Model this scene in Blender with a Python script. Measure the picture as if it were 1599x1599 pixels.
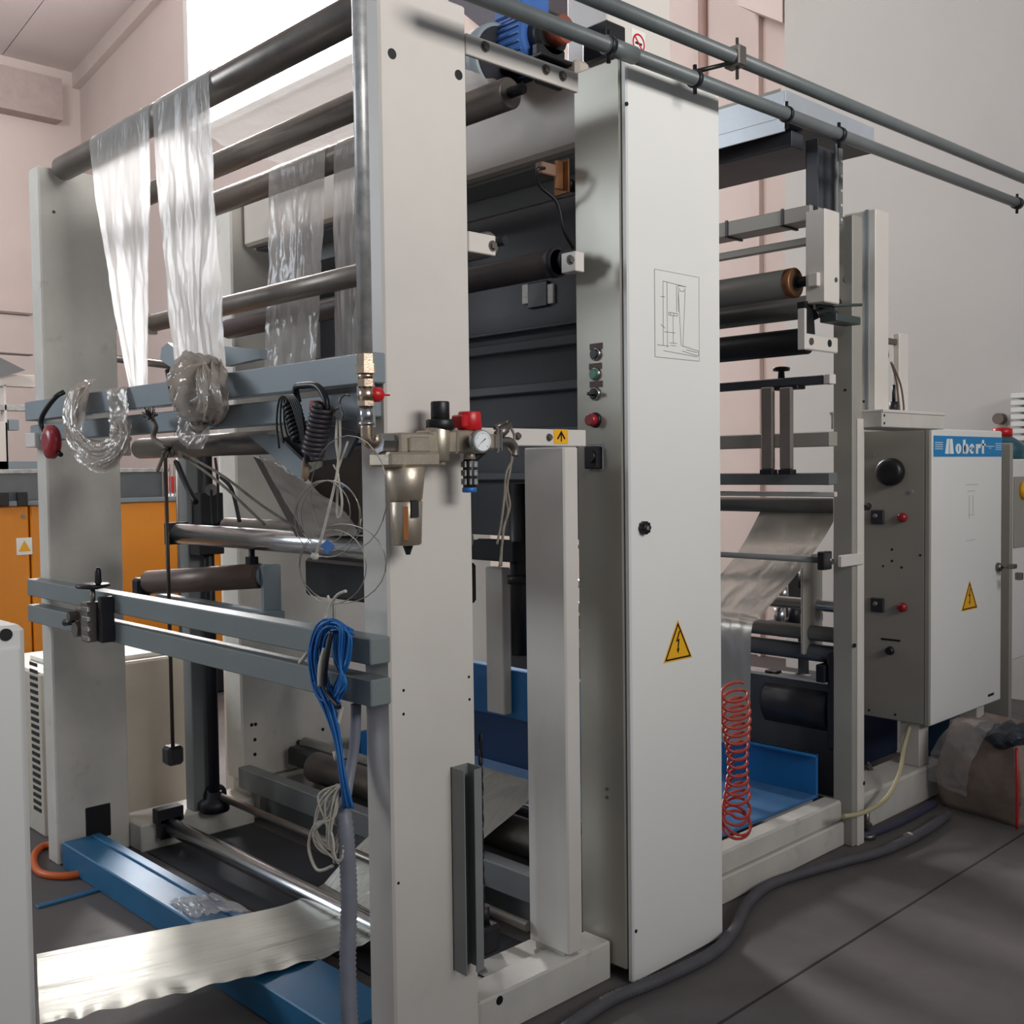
import bpy, bmesh, math, random
from mathutils import Vector, Matrix, noise
import numpy as np
random.seed(7)
S = bpy.context.scene
C = S.collection
for o in list(bpy.data.objects): bpy.data.objects.remove(o)

# ------------------------------------------------------------------ camera
# world: X runs along the machine (away, to the right), Y across it (away, to the left), Z up
FPX = 1679.16; YAW, PIT, ROL = 0.804590, 0.0397002, -0.0123868
EYE = Vector((0, 0, 1.5))
_f = Vector((math.cos(YAW)*math.cos(PIT), math.sin(YAW)*math.cos(PIT), -math.sin(PIT)))
_r = _f.cross(Vector((0, 0, 1))).normalized(); _u = _r.cross(_f)
_r2 = math.cos(ROL)*_r + math.sin(ROL)*_u; _u2 = -math.sin(ROL)*_r + math.cos(ROL)*_u
cd = bpy.data.cameras.new('camera'); cam = bpy.data.objects.new('camera', cd); C.objects.link(cam)
cd.sensor_width = 36; cd.lens = FPX/1599*36; cd.clip_start = 0.05; cd.clip_end = 100
M3 = Matrix((_r2, _u2, -_f)).transposed()
cam.matrix_world = Matrix.Translation(EYE) @ M3.to_4x4()
S.camera = cam
def at(px, py, ax, c):
    """measure: where the sight line of a photograph pixel meets the plane ax = c"""
    d = _r2*((px-799.5)/FPX) - _u2*((py-799.5)/FPX) + _f
    i = 'XYZ'.index(ax); t = (c-EYE[i])/d[i]
    return EYE + d*t

# ------------------------------------------------------------------ view, world, lights
vs = S.view_settings
vs.view_transform = 'Standard'; vs.look = 'None'; vs.gamma = 1; vs.use_curve_mapping = False; vs.exposure = 0.0
w = bpy.data.worlds.new('world'); S.world = w; w.use_nodes = True
w.node_tree.nodes['Background'].inputs[0].default_value = (0.80, 0.88, 1.0, 1)
w.node_tree.nodes['Background'].inputs[1].default_value = 0.23
def area(name, loc, target, sx, sy, power, col, spread=180):
    l = bpy.data.lights.new(name, 'AREA'); l.shape = 'RECTANGLE'; l.size = sx; l.size_y = sy; l.energy = power; l.color = col
    l.spread = math.radians(spread)
    o = bpy.data.objects.new(name, l); C.objects.link(o); o.location = loc
    o.rotation_euler = (Vector(target)-Vector(loc)).to_track_quat('-Z', 'Y').to_euler()
    return o
area('daylight_from_hall_door', (2.2, -4.8, 4.3), (2.7, 3.0, 4.3), 4.5, 1.6, 128, (1.0, 0.975, 0.955), 80)
area('daylight_from_window', (6.8, 11.2, 7.0), (1.6, 3.4, 3.6), 3.6, 1.6, 560, (1.0, 0.97, 0.97), 70)
area('fill_from_left', (-4.5, 9.5, 4.5), (1.8, 4.0, 1.6), 3.0, 3.0, 330, (0.86, 0.93, 1.0))  # unseen fill light added to brighten the left-facing sides of the machine
area('fill_on_far_walls', (-2.5, 5.0, 6.0), (7.3, 11.0, 6.4), 4.0, 2.0, 300, (1.0, 0.97, 0.96), 130)  # unseen fill light added to lift the dim far walls and ceiling

# ------------------------------------------------------------------ materials
def lin(c):
    return tuple(((v/255)/12.92 if v/255 <= .04045 else ((v/255+.055)/1.055)**2.4) for v in c)
MATS = {}
def mat(name, rgb, rough=.5, metal=0., var=.06, scale=6., bump=.02, dirt=0., dirt_rgb=(90, 80, 65), spec=.5, coat=0., stretch=(1, 1, 1)):
    if name in MATS: return MATS[name]
    m = bpy.data.materials.new(name); m.use_nodes = True; nt = m.node_tree; N = nt.nodes; L = nt.links
    b = N['Principled BSDF']; c = lin(rgb)
    tc = N.new('ShaderNodeTexCoord'); mp = N.new('ShaderNodeMapping'); mp.inputs['Scale'].default_value = stretch
    L.new(tc.outputs['Object'], mp.inputs[0])
    n1 = N.new('ShaderNodeTexNoise'); n1.inputs['Scale'].default_value = scale; n1.inputs['Detail'].default_value = 6; n1.inputs['Roughness'].default_value = .6
    L.new(mp.outputs[0], n1.inputs['Vector'])
    r = N.new('ShaderNodeValToRGB'); r.color_ramp.elements[0].position = .3; r.color_ramp.elements[1].position = .7
    r.color_ramp.elements[0].color = tuple(max(0, v*(1-var*2)) for v in c)+(1,); r.color_ramp.elements[1].color = tuple(min(1, v*(1+var)) for v in c)+(1,)
    L.new(n1.outputs[0], r.inputs[0]); col = r.outputs[0]
    if dirt > 0:
        n2 = N.new('ShaderNodeTexNoise'); n2.inputs['Scale'].default_value = scale*1.7; n2.inputs['Detail'].default_value = 10; n2.inputs['Roughness'].default_value = .7
        L.new(mp.outputs[0], n2.inputs['Vector'])
        r2 = N.new('ShaderNodeValToRGB'); r2.color_ramp.elements[0].position = .6; r2.color_ramp.elements[1].position = .86
        r2.color_ramp.elements[0].color = (0, 0, 0, 1); r2.color_ramp.elements[1].color = (dirt*.8,)*3+(1,)
        L.new(n2.outputs[0], r2.inputs[0])
        mx = N.new('ShaderNodeMixRGB'); L.new(r2.outputs[0], mx.inputs[0]); L.new(col, mx.inputs[1]); mx.inputs[2].default_value = lin(dirt_rgb)+(1,)
        col = mx.outputs[0]
    L.new(col, b.inputs['Base Color'])
    b.inputs['Roughness'].default_value = rough; b.inputs['Metallic'].default_value = metal
    b.inputs['Specular IOR Level'].default_value = spec
    if coat: b.inputs['Coat Weight'].default_value = coat
    rr = N.new('ShaderNodeMapRange'); rr.inputs[3].default_value = max(0, rough-.08); rr.inputs[4].default_value = min(1, rough+.12)
    L.new(n1.outputs[0], rr.inputs[0]); L.new(rr.outputs[0], b.inputs['Roughness'])
    if bump:
        bp = N.new('ShaderNodeBump'); bp.inputs['Strength'].default_value = min(1, bump*8); bp.inputs['Distance'].default_value = bump*.1
        n3 = N.new('ShaderNodeTexNoise'); n3.inputs['Scale'].default_value = scale*12; n3.inputs['Detail'].default_value = 3
        L.new(mp.outputs[0], n3.inputs['Vector']); L.new(n3.outputs[0], bp.inputs['Height']); L.new(bp.outputs[0], b.inputs['Normal'])
    MATS[name] = m
    return m
cream = mat('cream_paint', (212, 206, 198), .42, var=.035, scale=2.2, dirt=.28, bump=.01)
creamd = mat('worn_cream_paint', (200, 196, 187), .5, var=.06, scale=5, dirt=.75, bump=.02)
white = mat('white_paint', (230, 229, 224), .38, var=.015, scale=1.5, bump=.006)
sheen = mat('brushed_beige_paint', (172, 168, 156), .32, metal=.3, var=.05, scale=3, dirt=.15, bump=.01)
bluegrey = mat('bluegrey_paint', (128, 139, 145), .42, var=.05, scale=4, dirt=.25, dirt_rgb=(70, 75, 78), bump=.015)
midgrey = mat('grey_paint', (112, 114, 114), .5, var=.06, scale=5, dirt=.2)
darkgrey = mat('dark_grey_paint', (62, 64, 70), .5, var=.05, scale=3)
boxgrey = mat('warm_grey_paint', (156, 152, 143), .45, var=.03, scale=3, bump=.008)
black = mat('black_plastic', (20, 20, 23), .4, var=.1)
blackm = mat('black_steel', (32, 32, 38), .45, metal=.3, var=.1, scale=8)
steel = mat('bright_steel', (196, 196, 196), .22, metal=1., var=.06, scale=8, stretch=(1, .2, 1))
dullsteel = mat('dull_steel', (128, 122, 116), .36, metal=.85, var=.1, scale=7, dirt=.2)
galv = mat('galvanised_steel', (190, 190, 188), .42, metal=.55, var=.16, scale=26, dirt=.2, dirt_rgb=(120, 118, 116))
brass = mat('nickel_brass', (205, 182, 160), .25, metal=1., var=.08, scale=20)
champagne = mat('champagne_alloy', (190, 178, 160), .36, metal=.75, var=.05, scale=10)
brownroll = mat('brown_roller_coat', (104, 88, 80), .42, metal=.3, var=.08, scale=6)
bronze = mat('rusty_bronze', (134, 92, 60), .45, metal=.6, var=.2, scale=18)
blue = mat('blue_paint', (26, 104, 164), .4, var=.06, scale=4, dirt=.2, dirt_rgb=(60, 80, 100))
bluedusty = mat('dusty_blue_paint', (56, 104, 150), .55, var=.12, scale=7, dirt=.4, dirt_rgb=(110, 125, 140))
motorblue = mat('motor_blue', (54, 96, 160), .4, var=.08, scale=9, dirt=.3, dirt_rgb=(40, 50, 70))
orange = mat('orange_paint', (226, 140, 28), .4, var=.03, scale=2)
red = mat('red_plastic', (196, 28, 34), .32, var=.06)
darkred = mat('dark_red_plastic', (150, 30, 40), .3, var=.06)
green = mat('green_plastic', (30, 118, 88), .3)
yellow = mat('yellow_sticker', (238, 176, 30), .45, var=.02)
paper = mat('paper', (226, 225, 219), .7, var=.01)
ink = mat('ink', (96, 96, 98), .8)
signblue = mat('sign_blue', (22, 130, 190), .4, var=.01)
signwhite = mat('sign_white', (235, 238, 238), .4, var=.01)
wireblue = mat('blue_cable', (28, 106, 178), .4, var=.1)
cord = mat('string', (205, 198, 184), .8, var=.1, scale=40)
rope = mat('dirty_rope', (140, 132, 120), .9, var=.2, scale=40)
redcoil = mat('red_hose', (172, 62, 50), .35, var=.05)
orangehose = mat('orange_hose', (206, 96, 40), .45, var=.05)
conduit = mat('grey_conduit', (128, 130, 140), .45, var=.08, scale=10)
rubber = mat('dark_conduit', (84, 82, 86), .55, var=.12, scale=10)
pipegrey = mat('pipe_grey_paint', (104, 110, 110), .38, var=.08, scale=6, dirt=.25, dirt_rgb=(140, 130, 116))
sackm = mat('sack_weave', (150, 132, 120), .7, var=.12, scale=14, bump=.05)
tealm = mat('teal_plastic', (40, 86, 100), .4)
cloudy = mat('yellow_tube', (186, 176, 140), .35, var=.08)

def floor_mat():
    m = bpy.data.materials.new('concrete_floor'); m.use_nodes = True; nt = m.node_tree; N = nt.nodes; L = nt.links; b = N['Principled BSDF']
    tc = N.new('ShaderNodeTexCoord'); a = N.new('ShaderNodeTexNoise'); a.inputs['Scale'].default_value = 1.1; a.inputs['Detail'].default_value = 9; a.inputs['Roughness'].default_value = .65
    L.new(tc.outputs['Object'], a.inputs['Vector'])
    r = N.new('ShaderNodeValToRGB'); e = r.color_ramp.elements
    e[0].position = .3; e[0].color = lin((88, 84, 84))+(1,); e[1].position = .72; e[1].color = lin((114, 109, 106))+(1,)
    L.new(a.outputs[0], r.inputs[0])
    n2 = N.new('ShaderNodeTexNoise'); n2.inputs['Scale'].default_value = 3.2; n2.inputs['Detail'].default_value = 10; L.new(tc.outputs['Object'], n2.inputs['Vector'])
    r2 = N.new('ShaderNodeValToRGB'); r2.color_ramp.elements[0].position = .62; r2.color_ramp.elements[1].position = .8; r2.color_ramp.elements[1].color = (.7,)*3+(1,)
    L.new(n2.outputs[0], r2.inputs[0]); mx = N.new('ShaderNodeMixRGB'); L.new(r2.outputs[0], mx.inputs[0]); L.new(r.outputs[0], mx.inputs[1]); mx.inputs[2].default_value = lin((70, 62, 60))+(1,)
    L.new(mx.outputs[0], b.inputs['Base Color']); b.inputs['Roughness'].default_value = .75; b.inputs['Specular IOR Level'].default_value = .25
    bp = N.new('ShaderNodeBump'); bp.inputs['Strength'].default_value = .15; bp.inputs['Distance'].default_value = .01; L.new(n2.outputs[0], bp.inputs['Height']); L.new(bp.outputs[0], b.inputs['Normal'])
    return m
def film_mat(name, col, trans, transp, rough=.18, metal=0., bmp=.3, ms=(1, 1, .35)):
    m = bpy.data.materials.new(name); m.use_nodes = True; nt = m.node_tree; N = nt.nodes; L = nt.links
    b = N['Principled BSDF']; b.inputs['Base Color'].default_value = lin(col)+(1,); b.inputs['Roughness'].default_value = rough; b.inputs['Metallic'].default_value = metal
    b.inputs['Specular IOR Level'].default_value = .9
    tc = N.new('ShaderNodeTexCoord'); n = N.new('ShaderNodeTexNoise'); n.inputs['Scale'].default_value = 22; n.inputs['Detail'].default_value = 4; n.inputs['Distortion'].default_value = 1.2
    mp = N.new('ShaderNodeMapping'); mp.inputs['Scale'].default_value = ms; L.new(tc.outputs['Object'], mp.inputs[0]); L.new(mp.outputs[0], n.inputs['Vector'])
    bp = N.new('ShaderNodeBump'); bp.inputs['Strength'].default_value = bmp; bp.inputs['Distance'].default_value = .012
    L.new(n.outputs[0], bp.inputs['Height']); L.new(bp.outputs[0], b.inputs['Normal'])
    out = N['Material Output']; cur = b.outputs[0]
    if trans:
        t = N.new('ShaderNodeBsdfTranslucent'); t.inputs[0].default_value = lin(col)+(1,); mx = N.new('ShaderNodeMixShader'); mx.inputs[0].default_value = trans
        L.new(cur, mx.inputs[1]); L.new(t.outputs[0], mx.inputs[2]); cur = mx.outputs[0]
    if transp:
        t = N.new('ShaderNodeBsdfTransparent'); mx = N.new('ShaderNodeMixShader'); mx.inputs[0].default_value = transp
        L.new(cur, mx.inputs[1]); L.new(t.outputs[0], mx.inputs[2]); cur = mx.outputs[0]
    L.new(cur, out.inputs[0]); return m
milkfilm = film_mat('milky_film', (244, 242, 238), .72, .04)
clearfilm = film_mat('clear_film', (216, 212, 208), .45, .3, .14)
silverfilm = film_mat('silver_film', (176, 175, 166), .0, 0, .46, .7, .4, (.05, 1.2, .5))
greyfilm = film_mat('greyish_film', (190, 182, 172), .3, .14, .2, .1, .5)
wadfilm = film_mat('crumpled_film', (204, 194, 184), .35, .16, .14, .1, .6, (1, 1, .6))
wrapfilm = film_mat('wrap_film', (220, 218, 214), .0, .72, .1, 0., .6)
webfilm = film_mat('web_film', (200, 194, 184), .15, .0, .25, .6, .12)
def emis(name, col, st):
    m = bpy.data.materials.new(name); m.use_nodes = True; N = m.node_tree.nodes; e = N.new('ShaderNodeEmission'); e.inputs[0].default_value = col+(1,); e.inputs[1].default_value = st
    m.node_tree.links.new(e.outputs[0], N['Material Output'].inputs[0]); return m
glass = mat('dark_guard_glass', (96, 102, 106), .12, var=.05)

# ------------------------------------------------------------------ geometry helpers
class G:
    def __init__(s): s.bm = bmesh.new()
    def box(s, x0, x1, y0, y1, z0, z1, bv=.003):
        x0, x1 = sorted((x0, x1)); y0, y1 = sorted((y0, y1)); z0, z1 = sorted((z0, z1))
        r = bmesh.ops.create_cube(s.bm, size=1); vs_ = r['verts']
        for v in vs_: v.co = Vector(((x0+x1)/2+v.co.x*(x1-x0), (y0+y1)/2+v.co.y*(y1-y0), (z0+z1)/2+v.co.z*(z1-z0)))
        bv = min(bv, (x1-x0)*.3, (y1-y0)*.3, (z1-z0)*.3)
        if bv > .0004:
            ed = list({e for v in vs_ for e in v.link_edges})
            bmesh.ops.bevel(s.bm, geom=ed, offset=bv, segments=1, affect='EDGES', profile=.5)
        return s
    def cyl(s, p0, p1, r0, r1=None, n=24, cap=True):
        r1 = r0 if r1 is None else r1; p0 = Vector(p0); p1 = Vector(p1); d = (p1-p0).normalized()
        a = d.orthogonal().normalized(); b = d.cross(a); A = []; B = []
        for k in range(n):
            t = 2*math.pi*k/n; e = a*math.cos(t)+b*math.sin(t)
            A.append(s.bm.verts.new(p0+e*r0)); B.append(s.bm.verts.new(p1+e*r1))
        for k in range(n):
            f = s.bm.faces.new((A[k], A[(k+1) % n], B[(k+1) % n], B[k])); f.smooth = n > 8
        if cap: s.bm.faces.new(A[::-1]); s.bm.faces.new(B)
        return s
    def lathe(s, p, d, prof, n=28):
        """prof: list of (distance along d, radius)"""
        p = Vector(p); d = Vector(d).normalized(); a = d.orthogonal().normalized(); b = d.cross(a); R = []
        for h, r in prof:
            R.append([s.bm.verts.new(p+d*h+(a*math.cos(2*math.pi*k/n)+b*math.sin(2*math.pi*k/n))*max(r, 1e-4)) for k in range(n)])
        for i in range(len(R)-1):
            for k in range(n):
                f = s.bm.faces.new((R[i][k], R[i][(k+1) % n], R[i+1][(k+1) % n], R[i+1][k])); f.smooth = True
        s.bm.faces.new(R[0][::-1]); s.bm.faces.new(R[-1]); return s
    def tube(s, pts, r, n=8, smooth=True, res=6, ribs=0):
        P = [Vector(p) for p in pts]
        if smooth and len(P) > 2:
            Q = []
            for i in range(len(P)-1):
                a = P[max(0, i-1)]; b = P[i]; c = P[i+1]; d = P[min(len(P)-1, i+2)]
                for k in range(res):
                    t = k/res
                    Q.append(.5*((2*b)+(c-a)*t+(2*a-5*b+4*c-d)*t*t+(3*b-a-3*c+d)*t**3))
            Q.append(P[-1]); P = Q
        if ribs:
            Q = []; 
            for i in range(len(P)-1):
                k = max(1, int((P[i+1]-P[i]).length/ribs))
                for j in range(k): Q.append(P[i].lerp(P[i+1], j/k))
            Q.append(P[-1]); P = Q
        up = None; rings = []
        for i, p in enumerate(P):
            d = (P[min(i+1, len(P)-1)]-P[max(i-1, 0)])
            d = d.normalized() if d.length > 1e-7 else Vector((0, 0, 1))
            if up is None: up = d.orthogonal().normalized()
            up = (up-d*up.dot(d)); up = up.normalized() if up.length > 1e-6 else d.orthogonal().normalized()
            b = d.cross(up); rr = r*(1 if not ribs else (1.0 if i % 2 else .86))
            rings.append([s.bm.verts.new(p+(up*math.cos(2*math.pi*k/n)+b*math.sin(2*math.pi*k/n))*rr) for k in range(n)])
        for i in range(len(rings)-1):
            for k in range(n):
                f = s.bm.faces.new((rings[i][k], rings[i][(k+1) % n], rings[i+1][(k+1) % n], rings[i+1][k])); f.smooth = True
        s.bm.faces.new(rings[0][::-1]); s.bm.faces.new(rings[-1]); return s
    def prism(s, poly, ext):
        ext = Vector(ext); A = [s.bm.verts.new(Vector(p)) for p in poly]; B = [s.bm.verts.new(Vector(p)+ext) for p in poly]; n = len(A)
        s.bm.faces.new(A[::-1]); s.bm.faces.new(B)
        for k in range(n): s.bm.faces.new((A[k], A[(k+1) % n], B[(k+1) % n], B[k]))
        return s
    def sheet(s, left, right, nu=40, nv=60, amp=.004, fr=(3, 14), seed=0, thick=0.0006, edge=0.0, ramp=0.):
        """ruled sheet between two edge polylines, wrinkled along its normal"""
        def sm(P, t):
            x = t*(len(P)-1); i = min(int(x), len(P)-2); f = x-i
            a = P[max(0, i-1)]; b = P[i]; c = P[i+1]; d = P[min(len(P)-1, i+2)]
            return .5*((2*b)+(c-a)*f+(2*a-5*b+4*c-d)*f*f+(3*b-a-3*c+d)*f**3)
        Lp = [Vector(p) for p in left]; Rp = [Vector(p) for p in right]; rows = []
        for j in range(nv+1):
            t = j/nv; a = sm(Lp, t); b = sm(Rp, t); t2 = min(1, t+.01); t1 = max(0, t-.01)
            nrm = (b-a).cross(sm(Lp, t2)+sm(Rp, t2)-sm(Lp, t1)-sm(Rp, t1)).normalized(); row = []
            for i in range(nu+1):
                u = i/nu; q = a.lerp(b, u)
                uu = u+.12*noise.noise(Vector((u*2, t*fr[0]*1.3, seed+2)))
                h = noise.fractal(Vector((uu*fr[1]*.35+seed, t*fr[0]*1.6+seed*2, seed)), .9, 2, 5)*amp
                h += noise.noise(Vector((uu*fr[1]*.5, t*fr[0]*.4, seed+9)))*amp*.7
                h *= min(1, .12+max(0, t-ramp)*4) if ramp else 1
                if edge: h += noise.noise(Vector((u*3, t*22, seed+4)))*edge*(max(0, u-.75)/.25)
                row.append(s.bm.verts.new(q+nrm*h))
            rows.append(row)
        for j in range(nv):
            for i in range(nu):
                f = s.bm.faces.new((rows[j][i], rows[j][i+1], rows[j+1][i+1], rows[j+1][i])); f.smooth = True
        return s
def obj(name, g, m, parent=None, label=None, cat=None, group=None, kind=None):
    me = bpy.data.meshes.new(name); bmesh.ops.recalc_face_normals(g.bm, faces=g.bm.faces[:]) ; g.bm.to_mesh(me); g.bm.free()
    me.materials.append(m); o = bpy.data.objects.new(name, me); C.objects.link(o)
    ctr = sum((Vector(b) for b in o.bound_box), Vector())/8
    me.transform(Matrix.Translation(-ctr)); o.location = ctr
    if parent:
        o.parent = parent
        pw = parent.location.copy(); q = parent.parent
        while q: pw += q.location; q = q.parent
        o.location = ctr-pw
    if label: o['label'] = label
    if cat: o['category'] = cat
    if group: o['group'] = group
    if kind: o['kind'] = kind
    return o
def thing(name, label, cat, loc=(0, 0, 0), group=None):
    o = bpy.data.objects.new(name, None); C.objects.link(o); o.location = loc; o.empty_display_size = .1
    o['label'] = label; o['category'] = cat
    if group: o['group'] = group
    return o
def struct(name, g, m, parent=None):
    o = obj(name, g, m, parent)
    if not parent: o['kind'] = 'structure'
    return o
def bolt(parent, p, d=(0, -1, 0), r=.012, h=.009, m=None, name='bolt'):
    p = Vector(p); d = Vector(d); g = G().cyl(p-d*.001, p+d*.003, r*1.15, n=20); g.cyl(p+d*.003, p+d*h, r*.82, n=6)
    return obj(name, g, m or dullsteel, parent)
def hole(parent, p, d=(0, -1, 0), r=.01, m=None):
    p = Vector(p); d = Vector(d); g = G().cyl(p-d*.004, p+d*.0012, r, n=20); return obj('bolt_hole', g, m or black, parent)
def pipe(parent, name, p0, p1, r, m, n=28): return obj(name, G().cyl(p0, p1, r, n=n), m, parent)
def roller(name, label, x, z, y0, y1, r, m, shaft=.35, endm=None, group=None, over=.05, cat='roller'):
    t = thing(name, label, cat, (x, (y0+y1)/2, z), group)
    obj('roller_tube', G().lathe((x, y0+over, z), (0, 1, 0), [(0, r*.9), (.004, r), (y1-y0-2*over-.004, r), (y1-y0-2*over, r*.9)], 36), m, t)
    obj('journal', G().cyl((x, y0, z), (x, y0+over+.005, z), r*shaft), endm or blackm, t)
    obj('journal', G().cyl((x, y1-over-.005, z), (x, y1, z), r*shaft), endm or blackm, t)
    return t
def crumple(g, amp, seed, f1=14, f2=40):
    g.bm.normal_update()
    mv = []
    for v in g.bm.verts:
        p = v.co*f1+Vector((seed, seed*2, 0)); q = v.co*f2+Vector((0, seed, 0)); wq = noise.noise(p*.7)
        w3 = Vector((wq, noise.noise(p*.5+Vector((9, 0, 0))), wq*.5))*1.4; r1 = 1-abs(noise.noise(Vector((p.x, p.y, p.z*.55))+w3))*2.4; r2 = 1-abs(noise.noise(q*.8+w3*2))*2.2
        mv.append(v.normal*(amp*(r1-.55)+amp*.32*r2))
    for v, d in zip(g.bm.verts, mv): v.co += d
    return g
def wad(name, label, path, r, m_, seed, amp=.02, flat=.55, cat='film bundle', n=40, res=16):
    g = G().tube(path, r, n=n, res=res)
    return obj(name, crumple(g, amp, seed), m_, None, label, cat)

YR, YL, XF = 2.045, 4.25, 1.556

# ------------------------------------------------------------------ the hall
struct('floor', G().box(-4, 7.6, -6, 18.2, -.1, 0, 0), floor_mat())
wallg = mat('grey_plaster', (200, 195, 189), .85, var=.035, scale=.8, bump=.02, dirt=.08, dirt_rgb=(140, 128, 118))
wallp = mat('pink_plaster', (222, 203, 194), .85, var=.035, scale=1.2, bump=.02, dirt=.2, dirt_rgb=(190, 170, 160))
wallw = mat('pale_plaster', (214, 200, 194), .85, var=.03, scale=.7, bump=.02, dirt=.12, dirt_rgb=(170, 150, 145))
jointd = mat('joint_dark', (120, 104, 100), .9)
struct('wall_far_right', G().box(7.0, 7.3, -6, 4.342, 0, 9.8, 0), wallg)
WY0, WY1, WZ0, WZ1 = 9.35, 13.83, 6.15, 8.05   # bright high window
wl = struct('wall_far', G().box(7.3, 7.6, 4.3, WY0, 0, 10.4, 0), wallp)
struct('wall_far_left', G().box(7.3, 7.6, WY1, 18.2, 0, 10.4, 0).box(7.3, 7.6, WY0, WY1, 0, WZ0, 0).box(7.3, 7.6, WY0, WY1, WZ1, 10.4, 0), wallw)
struct('wall_left', G().box(-4, 7.6, 17.6, 18.0, 0, 9, 0), wallw)
# window: frame, mullions, bright panes
wd = thing('window_1', 'overexposed high window glaring behind the front rollers', 'window', (7.3, 11.6, 6.1)); wd['kind'] = 'structure'; del wd['label']; del wd['category']
sky = emis('window_sky', (1.0, .985, .985), 14)
fr = G().box(7.24, 7.34, WY1-.02, WY1+.1, WZ0-.08, WZ1+.1).box(7.24, 7.34, WY0-.1, WY0+.02, WZ0-.08, WZ1+.1).box(7.2, 7.34, WY0-.1, WY1+.1, WZ0-.1, WZ0)
fr.box(7.24, 7.34, WY0, WY1, WZ1, WZ1+.1); obj('window_frame', fr, white, wd)
for k in range(3):
    a = WY0+(WY1-WY0)*k/3; b = WY0+(WY1-WY0)*(k+1)/3
    obj('pane', G().box(7.40, 7.42, a+.012, b-.012, WZ0+.01, WZ1-.01, 0), sky, wd)
# sloping ceiling, panel by panel with open joints
ceil = mat('ceiling_board', (214, 203, 200), .85, var=.02, scale=1)
def czz(y): return 8.0+(17.6-y)*.17
cg = thing('ceiling', '', ''); del cg['label']; del cg['category']; cg['kind'] = 'structure'
for i in range(8):
    x1 = 7.6-i*1.5; x0 = x1-1.485
    for j in range(6):
        y1 = 17.6-j*3.2; y0 = y1-3.185
        obj('ceiling_panel', G().prism([(x0, y0, czz(y0)), (x1, y0, czz(y0)), (x1, y1, czz(y1)), (x0, y1, czz(y1))], (0, 0, .12)), ceil, cg)
# edge beam and pipes on the left wall, pilasters on the pink wall
b0 = at(94, 129, 'X', 7.28)
struct('trim_1', G().prism([(7.18, 17.6, 7.75), (7.18, 4.4, 9.95), (7.18, 4.4, 10.3), (7.18, 17.6, 8.1)], (.12, 0, 0)), wallw)
struct('trim_2', G().box(-4, 6.9, 17.3, 17.6, 7.1, 7.75, 0), mat('trim_dark', (176, 160, 156), .85))
struct('trim_3', G().box(-4, 7.0, 17.52, 17.6, 4.05, 4.2, 0), wallw)
c1 = at(1190, 400, 'X', 7.28).y; c2 = at(1098, 60, 'X', 7.28).y
struct('trim_4', G().box(7.24, 7.3, c1, c1+.03, 0, 9), wallp)
struct('trim_5', G().cyl((7.27, c2, 0), (7.27, c2, 9.3), .035), mat('pinkpipe', (170, 140, 130), .6))
h0 = at(1225, 34, 'X', 7.0)
struct('trim_6', G().prism([(7.0, 4.36, h0.z), (7.0, 4.75, h0.z+.25), (7.0, 4.75, h0.z+1.2), (7.0, 4.36, h0.z+1.2)], (.3, 0, 0)), wallp)
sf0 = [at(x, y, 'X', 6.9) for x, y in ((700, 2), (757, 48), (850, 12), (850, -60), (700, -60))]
struct('trim_8', G().prism(sf0, (.3, 0, 0)), mat('slab_grey', (92, 90, 96), .8))  # dark grey slab set against the far wall
# floor joints
for p, q in (((1000, 1599), (1560, 1305)),):
    a = at(1250, 1490, 'Z', 0); 
    struct('trim_7', G().box(1.0, 7, at(1252, 1518, 'Z', 0).y-.004, at(1252, 1518, 'Z', 0).y+.004, -.01, .0012, 0), mat('floor_joint', (48, 45, 45), .9))

# ------------------------------------------------------------------ machine frame
fm = thing('machine_frame', 'cream painted steel frame of the tall web machine, posts and base beams', 'machine frame', (2.0, 3.1, 0))
p = obj('post', G().box(XF, 1.829, YR, 2.148, 0.0, 2.66, .006), cream, fm)
p2 = obj('post', G().box(XF, 1.843, 4.15, YL, 0.0, 2.66, .006), creamd, fm)
for x, y in ((612, 84), (716, 117)): hole(fm, at(x, y, 'Y', YR), r=.0125)
for x, y in ((630, 1078), (732, 1057), (733, 1092), (630, 1115), (622, 1379)): hole(fm, at(x, y, 'Y', YR), r=.0035)
hole(fm, at(84, 331, 'Y', 4.15), r=.006)
sw = at(134, 1295, 'Y', 4.15); sw2 = at(174, 1322, 'Y', 4.15)
obj('fork_pocket', G().box(sw.x, sw2.x, 4.146, 4.16, .07, .20), black, fm)
# base beams
obj('base_beam', G().box(1.829, 2.35, YR, 2.148, 0, .115, .006).box(1.829, 2.30, 2.148, 2.24, 0, .105, .004), creamd, fm, label='dusty cream base beam with a bolt hole')
hole(fm, at(780, 1562, 'Y', YR), r=.012)
obj('base_beam', G().box(1.843, 2.35, 4.05, 4.25, 0, .11, .006), creamd, fm)
# cross plates with bolts
pl = obj('cross_plate', G().box(1.829, 2.245, YR, 2.057, 2.543, 2.596, .002), cream, fm)
for x, y in ((757, 73), (852, 109), (878, 119)): bolt(fm, at(x, y, 'Y', YR))
obj('cross_plate', G().box(1.829, 1.922, YR, 2.057, 2.052, 2.103, .002), cream, fm); bolt(fm, at(769, 384, 'Y', YR))
obj('cross_plate', G().box(2.225, 2.262, YR, 2.10, 2.05, 2.105, .002), cream, fm); bolt(fm, at(890, 406, 'Y', YR))
obj('cross_plate', G().box(1.829, 2.262, YR, 2.057, 1.562, 1.608, .002), cream, fm)
for x, y in ((808, 681), (857, 683)): bolt(fm, at(x, y, 'Y', YR), r=.009)
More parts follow.
